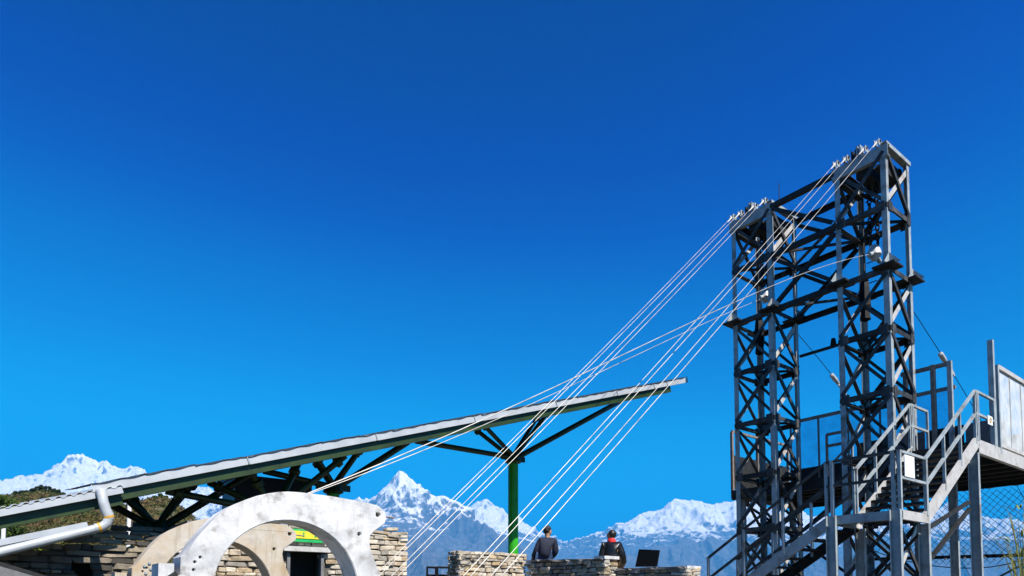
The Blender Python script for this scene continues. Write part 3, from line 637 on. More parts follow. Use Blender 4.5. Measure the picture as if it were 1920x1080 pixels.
# ------------------------------------------------------------------ anchor arches
def arch(name, label, a0, m, parts_label, kx=0.0):
    outer = [(-15.45, 0.23), (-15.45, 0.41), (-15.39, 0.46), (-15.34, 0.55), (-15.28, 0.64), (-15.22, 0.72), (-15.14, 0.82), (-15.05, 0.91), (-14.94, 0.985), (-14.83, 1.045), (-14.72, 1.095), (-14.61, 1.13), (-14.49, 1.16), (-14.38, 1.175), (-14.25, 1.18), (-14.13, 1.178), (-13.88, 1.17), (-13.62, 1.15), (-13.41, 1.13), (-13.31, 1.115), (-13.24, 1.08), (-13.195, 1.03), (-13.18, 0.96), (-13.20, 0.90), (-13.26, 0.85), (-13.34, 0.79), (-13.385, 0.74), (-13.40, 0.68), (-13.38, 0.58), (-13.33, 0.45), (-13.25, 0.27), (-13.05, -0.1), (-12.95, -0.6), (-12.95, -1.62), (-15.55, -1.62), (-15.55, 0.18)]
    hole = [(-14.34 + 0.807 * math.cos(t), 0.05 + 0.807 * math.sin(t)) for t in np.linspace(0, 2 * math.pi, 56, endpoint=False)]
    def small(b, z, r): return [(b + r * math.cos(t), z + r * math.sin(t)) for t in np.linspace(0, 2 * math.pi, 10, endpoint=False)]
    loops = [outer, hole, small(-13.29, 1.0, 0.03), small(-13.53, 0.75, 0.022)] + [small(b, z, 0.013) for b, z in ((-15.32, 0.36), (-15.27, 0.41), (-15.33, 0.28))]
    tri = geometry.tessellate_polygon([[Vector((x, y, 0)) for x, y in l] for l in loops])
    flat = [p for l in loops for p in l]; n = len(flat); half = 0.2
    t = thing(name, label, 'anchor', W(a0, -14.25, -1.6))
    bm = bmesh.new(); org = t.location
    # two concrete cheeks and a narrower core leaving the cable groove
    vf = [bm.verts.new(W(a0 - half, b, z) - org) for b, z in flat]; vb = [bm.verts.new(W(a0 + half, b, z) - org) for b, z in flat]
    for a, b, c in tri: bm.faces.new((vf[a], vf[b], vf[c])); bm.faces.new((vb[c], vb[b], vb[a]))
    k = 0
    for l in loops:
        L = len(l)
        for i in range(L): bm.faces.new((vf[k + i], vf[k + (i + 1) % L], vb[k + (i + 1) % L], vb[k + i]))
        k += L
    bmesh.ops.recalc_face_normals(bm, faces=bm.faces)
    nrm_ = {f: (abs(f.normal.dot(AV)) if f.calc_area() > 1e-7 else 9) for f in bm.faces}
    ed = [e for e in bm.edges if len(e.link_faces) == 2 and sorted(nrm_[f] > 0.9 for f in e.link_faces) == [False, True]]
    bmesh.ops.bevel(bm, geom=ed, offset=0.008, segments=2, affect='EDGES')
    for f in bm.faces: f.smooth = abs(f.normal.dot(AV)) < 0.95
    me = bpy.data.meshes.new('body'); bm.to_mesh(me); bm.free(); me.set_sharp_from_angle(angle=R(30)); me.materials.append(m)
    o = bpy.data.objects.new('body', me); COL.objects.link(o); o.parent = t
    # groove plates on the crown that keep the cable in line
    g = MB()
    for s in (-1, 1):
        g.tube([W(a0 + s * 0.12, -13.55, 1.2), W(a0 + s * 0.12, -13.95, 1.215), W(a0 + s * 0.12, -14.35, 1.215)], 0.018, 6)
    # side ledge and strap
    MB().box(W(a0 - 0.02, -15.58, -0.63), BV, AV, ZV, 0.14, 0.36, 1.94).build('ledge', m, t)
    MB().bar(W(a0 - 0.28, -15.50, 0.24), W(a0 - 0.28, -15.9, -0.05), 0.05, 0.05).build('tie_rod', M_STEELD, t)
    for b, z in ((-15.30, 0.44), (-15.24, 0.48), (-15.22, 0.40), (-15.28, 0.34), (-15.16, 0.43), (-15.22, 0.30)):
        if parts_label == 'tan':
            MB().tube([W(a0 - half - 0.02, b, z), W(a0 - half + 0.01, b, z)], 0.02, 8).build('bolt', M_STEEL, t)
    MB().tube([W(a0 - 0.1, -13.29, 1.0), W(a0 - 0.1, -13.02, 0.99)], 0.012, 6).build('pin', M_RUST, t)
    # rendered joint on the face
    return t
arch('anchor_arch', 'whitewashed concrete anchor arch with round hole in front of the tan one', 0.61, M_CONC, 'white')
arch('anchor_arch', 'tan stained concrete anchor arch partly hidden by the white one', 3.68, M_CONCT, 'tan')

# ------------------------------------------------------------------ stairs and landing
stair = thing('steel_staircase', 'galvanised staircase with mid landing rising beside the lattice tower', 'staircase', W(-0.4, -3.0, GZ))
LZ = 1.57; PZ = 3.44
AL0, AL1, BL0, BL1 = -1.72, -0.36, -3.99, -2.80
def rail(p, q, r=0.024, m=M_STEEL, par=None): MB().bar(p, q, r * 2, r * 2).build('handrail', m, par or stair)
def rpost(a, b, z0, h=1.1, par=None, w=0.05): MB().box(W(a, b, z0 + h / 2), AV, BV, ZV, w, w, h).build('rail_post', M_STEEL, par or stair)
# landing
MB().box(W((AL0 + AL1) / 2, (BL0 + BL1) / 2, LZ - 0.02), AV, BV, ZV, AL1 - AL0 - 0.02, BL1 - BL0 - 0.02, 0.04).build('landing_deck', M_STEELD, stair)
MB().channel(W(AL0, BL0, LZ - 0.06), W(AL1, BL0, LZ - 0.06), ZV, BV, 0.17, 0.06, 0.01).build('landing_beam', M_STEEL, stair)
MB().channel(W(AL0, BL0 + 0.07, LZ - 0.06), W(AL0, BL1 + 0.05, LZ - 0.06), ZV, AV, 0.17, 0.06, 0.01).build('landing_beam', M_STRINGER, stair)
MB().channel(W(AL1, BL0 + 0.07, LZ - 0.06), W(AL1, BL1, LZ - 0.06), ZV, -AV, 0.17, 0.06, 0.01).build('landing_beam', M_STEEL, stair)
for a, b in ((AL0 + 0.09, BL0 + 0.02), (AL1 - 0.09, BL0 + 0.02), (AL0 + 0.07, BL1 + 0.02), (AL1 - 0.09, BL1 + 0.02)):
    lg = MB().channel(W(a, b, GZ), W(a, b, LZ + (0.03 if b < -3.5 else -0.15)), AV, -BV, 0.19, 0.09, 0.012).build('leg', M_STEEL, stair)
    MB().box(W(a, b - 0.03, GZ + 0.015), AV, BV, ZV, 0.3, 0.3, 0.03).build('foot_plate', M_STEELD, lg)
for p, q in ((W(AL1 - 0.1, BL1 + 0.1, LZ - 0.2), W(AL0 + 0.1, BL1 + 0.1, 0.2)), (W(AL0 + 0.1, BL1 + 0.16, LZ - 0.2), W(AL1 - 0.1, BL1 + 0.16, 0.2))):
    MB().bar(p, q, 0.05, 0.05).build('leg_brace', M_STEELD, stair)
# flight one (down towards +a), flight two (up towards +b)
S1 = 0.625
n1 = 9; run1 = 0.285
for k in range(1, n1):
    a = AL1 + run1 * k; z = LZ - S1 * run1 * k
    MB().box(W(a - 0.02, (BL0 + BL1) / 2, z - 0.02), AV, BV, ZV, 0.27, BL1 - BL0 - 0.04, 0.04).build('tread', M_STEELD, stair)
for b, s in ((BL0, 1), (BL1, -1)):
    e = 2.84
    d = Vector((0, 0, 0)); p = W(AL1, b, LZ - 0.10); q = W(AL1 + e, b, LZ - 0.10 - S1 * e); dd = (q - p).normalized(); up = BV.cross(dd).normalized()
    MB().channel(p, q, up, BV * s, 0.22, 0.06, 0.012).build('stringer', M_STEEL if s == 1 else M_STEELD, stair)
    for hgt in (1.1, 0.62): rail(W(AL1, b + 0.02 * s, LZ + hgt), W(AL1 + e, b + 0.02 * s, LZ + hgt - S1 * e), m=M_BRACE)
    for k in range(4):
        x = 0.0 + k * 0.93; rpost(AL1 + x + 0.02, b + 0.02 * s, LZ - S1 * x - 0.1, 1.19)
S2 = (PZ - LZ) / (0.0 - BL1)
n2 = 11; run2 = (0.0 - BL1) / n2
for k in range(1, n2):
    b = BL1 + run2 * k; z = LZ + (PZ - LZ) * k / n2
    MB().box(W((AL0 + AL1) / 2, b + 0.02, z - 0.025), AV, BV, ZV, AL1 - AL0 - 0.04, 0.26, 0.05).build('tread', M_STEELD, stair)
for a, s in ((AL0, 1), (AL1, -1)):
    p = W(a, BL1 - 0.06, LZ - 0.06); q = W(a, 0.04, PZ + 0.0); dd = (q - p).normalized(); up = dd.cross(AV).normalized()
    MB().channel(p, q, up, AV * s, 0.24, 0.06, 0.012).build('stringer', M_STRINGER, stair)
    for hgt in (1.1, 0.6): rail(W(a + 0.02 * s, BL1 - (0.02 if s == 1 else 0.0), LZ + hgt), W(a + 0.02 * s, -0.04, PZ + hgt), 0.026)
    for k in range(4):
        b = BL1 + 0.01 + k * 0.9; rpost(a + 0.02 * s, b, LZ + S2 * (b - BL1) - 0.02, 1.1)
# landing rails
for hgt in (1.1, 0.62):
    rail(W(AL0 + 0.02, BL0 + 0.02, LZ + hgt), W(AL1, BL0 + 0.02, LZ + hgt), 0.026, M_BRACE)
    rail(W(AL0 + 0.02, BL0 + 0.02, LZ + hgt + 0.002), W(AL0 + 0.02, BL1 - 0.02, LZ + hgt + 0.002), 0.024)
for a, b in ((AL0 + 0.02, BL0 + 0.02), (AL0 + 0.13, BL0 + 0.02), (AL0 + 0.02, BL1 - 0.03), (AL1 - 0.1, BL0 + 0.02)): rpost(a, b, LZ, 1.12, w=0.06)
sg = MB().box(W(AL0 - 0.012, -3.62, 2.42), AV, BV, ZV, 0.012, 0.42, 0.40).build('blank_sign', M_SIGNW, None, org=W(AL0 - 0.012, -3.62, 2.24))
tagit(sg, 'blank white rectangular board hung on the landing rail', 'sign')

# ------------------------------------------------------------------ launch platform
plat = thing('launch_platform', 'raised steel launch platform behind the tower at the top of the stairs', 'platform', W(2.0, 2.5, GZ))
MB().box(W((AL0 + AL1) / 2, 0.85, PZ - 0.03), AV, BV, ZV, AL1 - AL0 - 0.04, 1.66, 0.05).build('landing_deck', M_STEELD, plat)
for k in range(16):     # deck planks
    a = AL0 + 0.23 + 0.46 * k
    MB().box(W(a, 3.45, PZ - 0.03), AV, BV, ZV, 0.45, 3.5, 0.06).build('deck_plank', M_STEELD, plat)
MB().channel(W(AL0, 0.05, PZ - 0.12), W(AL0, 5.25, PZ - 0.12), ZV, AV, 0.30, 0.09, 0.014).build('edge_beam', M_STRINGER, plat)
MB().channel(W(5.65, 1.7, PZ - 0.16), W(5.65, 5.25, PZ - 0.16), ZV, -AV, 0.26, 0.09, 0.014).build('edge_beam', M_RUST, plat)
MB().channel(W(AL1 + 0.1, 1.68, PZ - 0.18), W(5.6, 1.68, PZ - 0.18), ZV, BV, 0.28, 0.09, 0.014).build('edge_beam', M_STEELD, plat)
MB().channel(W(AL0 + 0.02, 5.22, PZ - 0.2), W(5.6, 5.22, PZ - 0.2), ZV, -BV, 0.3, 0.09, 0.014).build('edge_beam', M_STEELD, plat)
MB().channel(W(AL1, 0.05, PZ - 0.12), W(AL1, 1.6, PZ - 0.12), ZV, -AV, 0.2, 0.07, 0.012).build('edge_beam', M_STEEL, plat)
for k in range(5):
    MB().bar(W(AL0 + 0.1, 2.0 + 0.7 * k, PZ - 0.15), W(5.5, 2.0 + 0.7 * k, PZ - 0.15), 0.08, 0.16).build('joist', M_STEELD, plat)
for a, b in ((AL0 + 0.1, 0.05), (AL0 + 0.2, 5.0), (2.0, 5.0), (5.4, 5.0), (5.4, 2.0), (2.1, 2.0), (-0.2, 3.0)):
    MB().channel(W(a, b, GZ), W(a, b, PZ - 0.27), AV, -BV, 0.2, 0.10, 0.014).build('support_post', M_STEEL, plat)
for p, q in (((-0.28, 2.07), (-2.72, 1.29)), ((-0.28, 1.92), (-2.72, 0.62))):
    MB().bar(W(AL0 + 0.12, p[0], p[1]), W(AL0 + 0.12, q[0], q[1]), 0.07, 0.07).build('brace', M_STEELD, plat)
MB().bar(W(2.1, 2.06, 3.0), W(5.4, 2.06, 0.6), 0.07, 0.07).build('brace', M_STEELD, plat)
MB().bar(W(5.4, 2.14, 3.0), W(2.1, 2.14, 0.6), 0.07, 0.07).build('brace', M_STEELD, plat)
# rails at the stair head
for a, s in ((AL0 + 0.02, 1), (AL1 - 0.02, -1)):
    e = 1.1 if s == 1 else 0.95
    for hgt in (1.1, 0.6): rail(W(a, 0.0, PZ + hgt), W(a, e, PZ + hgt), 0.026, par=plat)
    rpost(a, 0.0, PZ, 1.12, plat, 0.06); rpost(a, 0.10, PZ, 1.12, plat); rpost(a, e, PZ, 1.12, plat)
# gate frame and posts
for a in (-0.58, -0.20, 0.45): MB().box(W(a, 1.9, PZ + 1.26), AV, BV, ZV, 0.10, 0.10, 2.5).build('gate_post', M_RUST if a > -0.5 else M_STEEL, plat)
MB().bar(W(-0.52, 1.9, PZ + 2.45), W(0.55, 1.9, PZ + 2.45), 0.09, 0.09).build('gate_head', M_RUST, plat)
MB().box(W(AL0 + 0.06, 1.22, PZ + 1.27), AV, BV, ZV, 0.11, 0.11, 2.54).build('tall_post', M_STEEL, plat)
# mesh screen on the edge
MB().box(W(AL0 + 0.04, 1.48, PZ + 0.95), AV, BV, ZV, 0.09, 0.09, 2.1).build('screen_post', M_STEEL, plat)
MB().box(W(AL0 + 0.04, 4.9, PZ + 0.95), AV, BV, ZV, 0.09, 0.09, 2.1).build('screen_post', M_STEEL, plat)
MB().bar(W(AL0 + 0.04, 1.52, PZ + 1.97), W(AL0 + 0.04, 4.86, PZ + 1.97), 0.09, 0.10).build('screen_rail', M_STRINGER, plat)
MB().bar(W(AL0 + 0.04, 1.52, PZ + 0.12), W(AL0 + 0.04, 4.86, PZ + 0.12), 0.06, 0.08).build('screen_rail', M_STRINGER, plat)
for k in range(4):
    b0 = 1.53 + 0.83 * k
    MB().box(W(AL0 + 0.04, b0 + 0.41, PZ + 1.04), AV, BV, ZV, 0.008, 0.80, 1.74).build('mesh_panel', M_MESH, plat)
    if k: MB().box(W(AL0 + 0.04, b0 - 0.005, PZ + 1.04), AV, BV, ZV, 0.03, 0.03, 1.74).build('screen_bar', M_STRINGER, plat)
# back parapet: clear panes over dark sheets
for k in range(7):
    a = 5.2 - 0.98 * k
    MB().box(W(a - 0.47, 4.6, PZ + 0.45), AV, BV, ZV, 0.94, 0.02, 0.86).build('parapet_sheet', M_STEELD, plat)
    if k < 5: MB().box(W(a - 0.47, 4.6, PZ + 1.72), AV, BV, ZV, 0.92, 0.012, 1.60).build('pane', M_PANE, plat)
    MB().box(W(a + 0.01, 4.6, PZ + 1.28), AV, BV, ZV, 0.05, 0.05, 2.5).build('parapet_post', M_RUST, plat)
MB().bar(W(5.3, 4.6, PZ + 2.58), W(0.2, 4.6, PZ + 2.58), 0.08, 0.10).build('parapet_rail', M_RUST, plat)
MB().bar(W(5.25, 4.6, PZ + 0.905), W(-1.6, 4.6, PZ + 0.905), 0.06, 0.05).build('parapet_rail', M_STEELD, plat)
# small ramp frame and bench by the take-off
for a in (3.1, 2.35): MB().box(W(a, 2.9, PZ + 0.75), AV, BV, ZV, 0.06, 0.06, 1.5).build('frame_post', M_STEEL if a < 3 else M_RUST, plat)
for z in (1.5, 1.15): MB().bar(W(3.1, 2.9, PZ + z), W(2.35, 2.9, PZ + z), 0.06, 0.08).build('frame_bar', M_RUST, plat)
MB().bar(W(3.05, 2.9, PZ + 0.5), W(2.4, 2.9, PZ + 1.1), 0.05, 0.05).build('frame_bar', M_STEEL, plat)
for k in range(4): MB().box(W(1.1 - 0.9 * k + 0.45, 2.4, PZ + 0.5), AV, BV, ZV, 0.86, 0.02, 0.9).build('kick_sheet', M_PLANK if k % 2 else M_STEELD, plat)
# end screen on the far side
for b in (1.75, 3.2, 5.1): MB().box(W(5.62, b, PZ + 0.85), AV, BV, ZV, 0.08, 0.08, 2.3 if b > 2 else 2.1).build('end_post', M_RUST, plat)
MB().bar(W(5.62, 1.75, PZ + 1.93), W(5.62, 5.1, PZ + 1.93), 0.07, 0.07).build('end_rail', M_RUST, plat)
MB().box(W(5.60, 3.4, PZ + 0.6), AV, BV, ZV, 0.02, 3.2, 1.1).build('end_sheet', M_STEELD, plat)
# notice by the stair head
ns = thing('notice_plate', 'small white notice with a brown ring on the stair head rail', 'sign', W(AL0 + 0.05, 0.75, 3.85))
MB().box(W(AL0 - 0.015, 0.75, 4.0), AV, BV, ZV, 0.01, 0.30, 0.20).build('plate', M_SIGNW, ns)
MB().tube([W(AL0 - 0.024, 0.75 + 0.05 * math.cos(t), 4.0 + 0.05 * math.sin(t)) for t in np.linspace(0, 6.1, 16)], 0.011, 5).build('ring_mark', M_TAPE, ns)

# ------------------------------------------------------------------ safety net behind the platform
net = thing('safety_net', 'dark diamond mesh safety net hanging below the platform edge', 'net', W(0.5, 5.5, 0.9))
def net_bottom(a): return 0.86 + 0.16 * (a - 0.15) ** 2 * (0.5 if a > 0.15 else 1.0)
g = MB(); step = 0.135; NB = 5.5
def clipline(sg):
    for k in range(-60, 90):
        pts = []
        for i in range(40):
            a = -3.2 + i * 0.16; z = 3.1 + sg * (a * 1.05) - k * step * 1.45 + 2.0
            lo, hi = net_bottom(a), 3.16 - 0.05 * math.sin(a * 5) ** 2
            if lo <= z <= hi: pts.append(W(a, NB + 0.12 * math.sin(z * 1.5), z))
        if len(pts) > 1: g.tube(pts, 0.007, 3, False)
clipline(1); clipline(-1)
g.build('cords', M_NET, net)
MB().tube([W(a, NB + 0.12 * math.sin(net_bottom(a) * 1.5), net_bottom(a)) for a in np.linspace(-3.2, 3.0, 30)], 0.016, 5).build('edge_rope', M_NET, net)
MB().tube([W(a, NB + 0.12 * math.sin(4.7), 3.16 - 0.05 * math.sin(a * 5) ** 2) for a in np.linspace(-3.2, 3.0, 50)], 0.014, 5).build('edge_rope', M_NET, net)
MB().bar(W(-3.6, NB + 0.3, 1.14), W(3.2, NB + 0.3, 1.26), 0.08, 0.10).build('boom', M_BLACK, net)
for k in range(5): MB().tube([W(-1.0 + 0.5 * k, NB + 0.22, 1.17), W(-1.0 + 0.5 * k, NB + 0.25, 1.17)], 0.03, 8).build('boom_bolt', M_STRINGER, net)
MB().bar(W(-1.9, NB + 0.2, 1.5), W(0.1, NB + 0.1, 0.3), 0.05, 0.05).build('boom_strut', M_BRACE, net)
# thin guy wires by the platform
cable('guy_wire', [W(1.0, 5.3, 2.9), W(-2.2, 6.2, -0.4)], 0.010, 'thin dark guy wire crossing the safety net', None, M_BLACK, 'wire')
# ------------------------------------------------------------------ canopy roof
RA, RB0, RB1 = 6.06, -15.71, 0.06
def rz(a, b): return 1.88 + 0.319 * (b - RB0) + 0.110 * (a - RA)
canopy = thing('canopy_roof', 'long sloping silver-edged canopy on dark green branching struts', 'roof', W(9.06, -8, -0.12))
SL = (W(RA, 1, rz(RA, 1)) - W(RA, 0, rz(RA, 0))).normalized(); UPN = SL.cross(AV).normalized()
if UPN.z < 0: UPN = -UPN
edges = [RB0, -13.2, -10.55, -8.0, -5.4, -3.1, -1.5, -0.9, RB1 + 0.05]
for i in range(len(edges) - 1):
    p, q = W(RA, edges[i] + 0.008, rz(RA, edges[i]) - 0.080), W(RA, edges[i + 1] - 0.008, rz(RA, edges[i + 1]) - 0.080)
    MB().channel(p, q, UPN, AV, 0.150 if i < 6 else 0.143, 0.06, 0.006).build('fascia_panel', M_FASCIA, canopy)
    if i: MB().bar(p - UPN * 0.07 - AV * 0.006 - SL * 0.02, p + UPN * 0.07 - AV * 0.006 - SL * 0.02, 0.012, 0.03, AV).build('joint_strip', M_FASCIA, canopy)
# corrugated roofing: each sheet a part, ribs run across the slope
nsh = 20; wsh = (RB1 - RB0) / nsh
for i in range(nsh):
    g = MB(); b0 = RB0 + wsh * i; K = 12
    prof = []
    for k in range(K + 1):
        bb = b0 + (wsh + 0.02) * k / K; prof.append((bb, 0.011 * math.cos(k * math.pi / 3 + 1.7 * math.sin(i * 2.1)) + 0.008 * math.sin(i * 1.7) + 0.006 + 0.014 * (k / K)))
    for aa in (RA - 0.02, RA + 2.9, RA + 5.9):
        for bb, h in prof: g.v.append(W(aa, bb, rz(aa, bb) + h))
    for aa in (RA - 0.02, RA + 2.9, RA + 5.9):
        for bb, h in prof: g.v.append(W(aa, bb, rz(aa, bb) + h - 0.012))
    n = K + 1
    for r_ in range(2):
        for k in range(K):
            a_ = r_ * n + k; g.f.append((a_, a_ + 1, a_ + n + 1, a_ + n)); a_ += 3 * n; g.f.append((a_ + n, a_ + n + 1, a_ + 1, a_))
    for k in range(K):
        g.f.append((k, k + 3 * n, k + 1 + 3 * n, k + 1)); e = 2 * n; g.f.append((e + k + 1, e + k + 1 + 3 * n, e + k + 3 * n, e + k))
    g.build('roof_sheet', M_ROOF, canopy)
# edge beam and lengthwise beams
def lbeam(a, b0, b1, d, h, w, name='beam'):
    MB().bar(W(a, b0, rz(a, b0) - d), W(a, b1, rz(a, b1) - d), w, h).build(name, M_GREEN, canopy)
lbeam(RA + 0.14, RB0 + 0.1, RB1 - 0.7, 0.265, 0.19, 0.12, 'edge_beam')
lbeam(RA + 5.7, RB0 + 0.1, RB1 - 0.7, 0.18, 0.16, 0.12, 'edge_beam')
for a in (8.6, 9.52): lbeam(a, RB0 + 0.3, RB1 - 0.5, 0.19, 0.14, 0.10)
for k in range(9):
    b = RB0 + 0.8 + 1.72 * k
    MB().bar(W(RA + 0.25, b, rz(RA + 0.25, b) - 0.08), W(RA + 5.6, b, rz(RA + 5.6, b) - 0.08), 0.06, 0.08).build('purlin', M_GREEN, canopy)
def strut(p, q, r, m=M_GREEN, collar=True):
    so = MB().tube([p, q], r, 10).build('strut', m, canopy, True)
    if collar:
        d = (q - p).normalized(); L = (q - p).length
        MB().tube([q - d * 0.30, q - d * 0.27, q - d * 0.17, q - d * 0.14], [r * 1.05, r * 1.75, r * 1.75, r * 1.05], 10).build('collar', m, so, True)
for a, b, z, Lb, Rb, near in ((9.06, -4.53, 4.28, (-7.91, -5.9), (-3.25, 0.3), 1), (9.06, -10.27, 2.80, (-12.0, -10.8), (-9.5, -8.16), 1), (9.06, -14.23, 1.53, (-15.3, -14.9), (-13.5, -12.2), 1)):
    base = W(a, b, z)
    co = MB().tube([W(a, b, -0.12), base - ZV * 0.15], 0.155, 20).build('column', M_GREENC, canopy, True)
    MB().tube([base - ZV * 0.20, base - ZV * 0.15, base - ZV * 0.02, base + ZV * 0.12], [0.155, 0.26, 0.22, 0.17], 12).build('column_head', M_GREEN, co)
    MB().tube([W(a, b, -0.12), W(a, b, -0.09)], 0.26, 16).build('base_plate', M_GREEN, co)
    for s in (-0.46, 0.46):
        for bb in (Lb[1], Rb[0]):
            strut(base + AV * s * 0.15, W(a + s, bb + s * 0.35, rz(a + s, bb) - 0.25), 0.065)
    strut(base - BV * 0.12, W(a, Lb[0], rz(a, Lb[0]) - 0.40 if b > -14 else rz(a, Lb[0]) - 0.3), 0.075, M_GREEN, False)
    strut(base + BV * 0.12, W(a, Rb[1], rz(a, Rb[1]) - 0.38), 0.085, M_GREEN, False)
    for s in (-1, 1):
        MB().box(base + BV * 0.3 * s - ZV * 0.02, AV, BV, ZV, 0.05, 0.3, 0.16).build('lug', M_GREEN, co)
# forward node that rises out of the stone building
a, b, z = 7.2, -12.33, 1.80; base = W(a, b, z)
MB().tube([W(a, b, -1.5), base], 0.13, 14).build('column', M_GREEN, canopy, True)
for (a2, b2) in ((7.0, -12.85), (7.6, -13.55), (7.2, -14.4), (7.6, -11.7), (6.9, -10.9)):
    strut(base, W(a2, b2, rz(a2, b2) - 0.38), 0.07)
# lower continuation of the roof to the left
low = thing('lean_to_roof', 'lower corrugated lean-to roof continuing below the canopy end', 'roof', W(7.2, -16.8, -1.5))
def lz(a, b): return rz(a, b) - 0.13
lb0, lb1 = -21.0, RB0 + 0.45
for i in range(3):
    g = MB(); b0 = lb0 + (lb1 - lb0) / 3 * i; b1 = b0 + (lb1 - lb0) / 3 - 0.006
    MB().channel(W(RA - 0.02, b0, lz(RA, b0) - 0.06), W(RA - 0.02, b1, lz(RA, b1) - 0.06), UPN, AV, 0.11, 0.05, 0.005).build('fascia_panel', M_FASCIA, low)
    K = int((b1 - b0) / 0.035); n = K + 1
    rows = (RA - 0.03, RA + 2.4)
    for off in (0.0, -0.01):
        for aa in rows:
            for k in range(n):
                bb = b0 + (b1 - b0) * k / K; g.v.append(W(aa, bb, lz(aa, bb) + 0.018 + 0.022 * (1 if k % 4 in (0, 1) else -0.6) + off))
    for k in range(K):
        g.f.append((k, k + 1, n + k + 1, n + k)); g.f.append((3 * n + k, 3 * n + k + 1, 2 * n + k + 1, 2 * n + k)); g.f.append((k, 2 * n + k, 2 * n + k + 1, k + 1))
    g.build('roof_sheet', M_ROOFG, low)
MB().bar(W(RA + 0.14, lb0, lz(RA, lb0) - 0.21), W(RA + 0.14, lb1, lz(RA, lb1) - 0.21), 0.1, 0.17).build('edge_beam', M_GREEN, low)
MB().bar(W(RA + 2.2, lb0, lz(RA + 2.2, lb0) - 0.2), W(RA + 2.2, lb1, lz(RA + 2.2, lb1) - 0.2), 0.1, 0.20).build('edge_beam', M_GREEN, low)
for b in (-20.5, -18.2):
    MB().tube([W(RA + 0.9, b, -1.6), W(RA + 0.9, b, lz(RA + 0.9, b) - 0.1)], 0.07, 10).build('post', M_GREEN, low)
for b in (-18, -16.2):
    MB().bar(W(RA + 0.14, b, lz(RA, b) - 0.2), W(RA + 2.2, b, lz(RA + 2.2, b) - 0.2), 0.08, 0.12).build('rafter', M_GREEN, low)
# rain pipe
pipe = thing('rain_pipe', 'grey plastic rain pipe bending from the canopy end down along the eave', 'pipe', W(6.1, -15.6, 0.7))
MB().tube([W(6.25, -15.66, 1.72), W(6.08, -15.60, 1.77), W(5.94, -15.58, 1.74), W(5.9, -15.57, 1.66), W(5.9, -15.545, 1.52)], 0.076, 14).build('elbow', M_PVC, pipe, True)
MB().tube([W(5.9, -15.55, 1.56), W(5.9, -15.52, 1.45), W(5.9, -15.48, 1.38), W(5.9, -15.47, 1.30)], 0.080, 14).build('elbow', M_PVC, pipe, True)
MB().tube([W(5.9, -15.47, 1.34), W(5.9, -15.49, 1.24), W(5.9, -15.56, 1.17), W(5.9, -15.66, 1.135)], 0.078, 14).build('elbow', M_PVC, pipe, True)
MB().tube([W(5.9, -15.62, 1.145), W(5.9, -16.89, 0.69), W(5.9, -20.0, -0.35)], 0.070, 14).build('run', M_PVC, pipe, True)
for b, z in ((-15.475, 1.335), (-15.60, 1.152)):
    d = BV * 0.3 + ZV * -1 if z > 1.2 else BV * -1 - ZV * 0.36; d = d.normalized() * 0.02
    MB().tube([W(5.9, b, z) - d, W(5.9, b, z) + d], 0.084, 14).build('tape_band', M_TAPE, pipe, True)
# low slab roof over the shaded stone wall
slab = thing('low_roof_edge', 'thin pale roof slab lying along the shaded stone wall', 'roof', W(6.9, -17, 0.0))
def sz(b): return 1.255 + 0.31 * (b + 15.59)
MB().bar(W(6.72, -20, sz(-20)), W(6.72, -15.75, sz(-15.75)), 1.3, 0.10).build('slab', M_FASCIA, slab)
MB().bar(W(6.12, -20, sz(-20) - 0.075), W(6.12, -15.8, sz(-15.8) - 0.075), 0.08, 0.04).build('drip_edge', M_PLANK, slab)

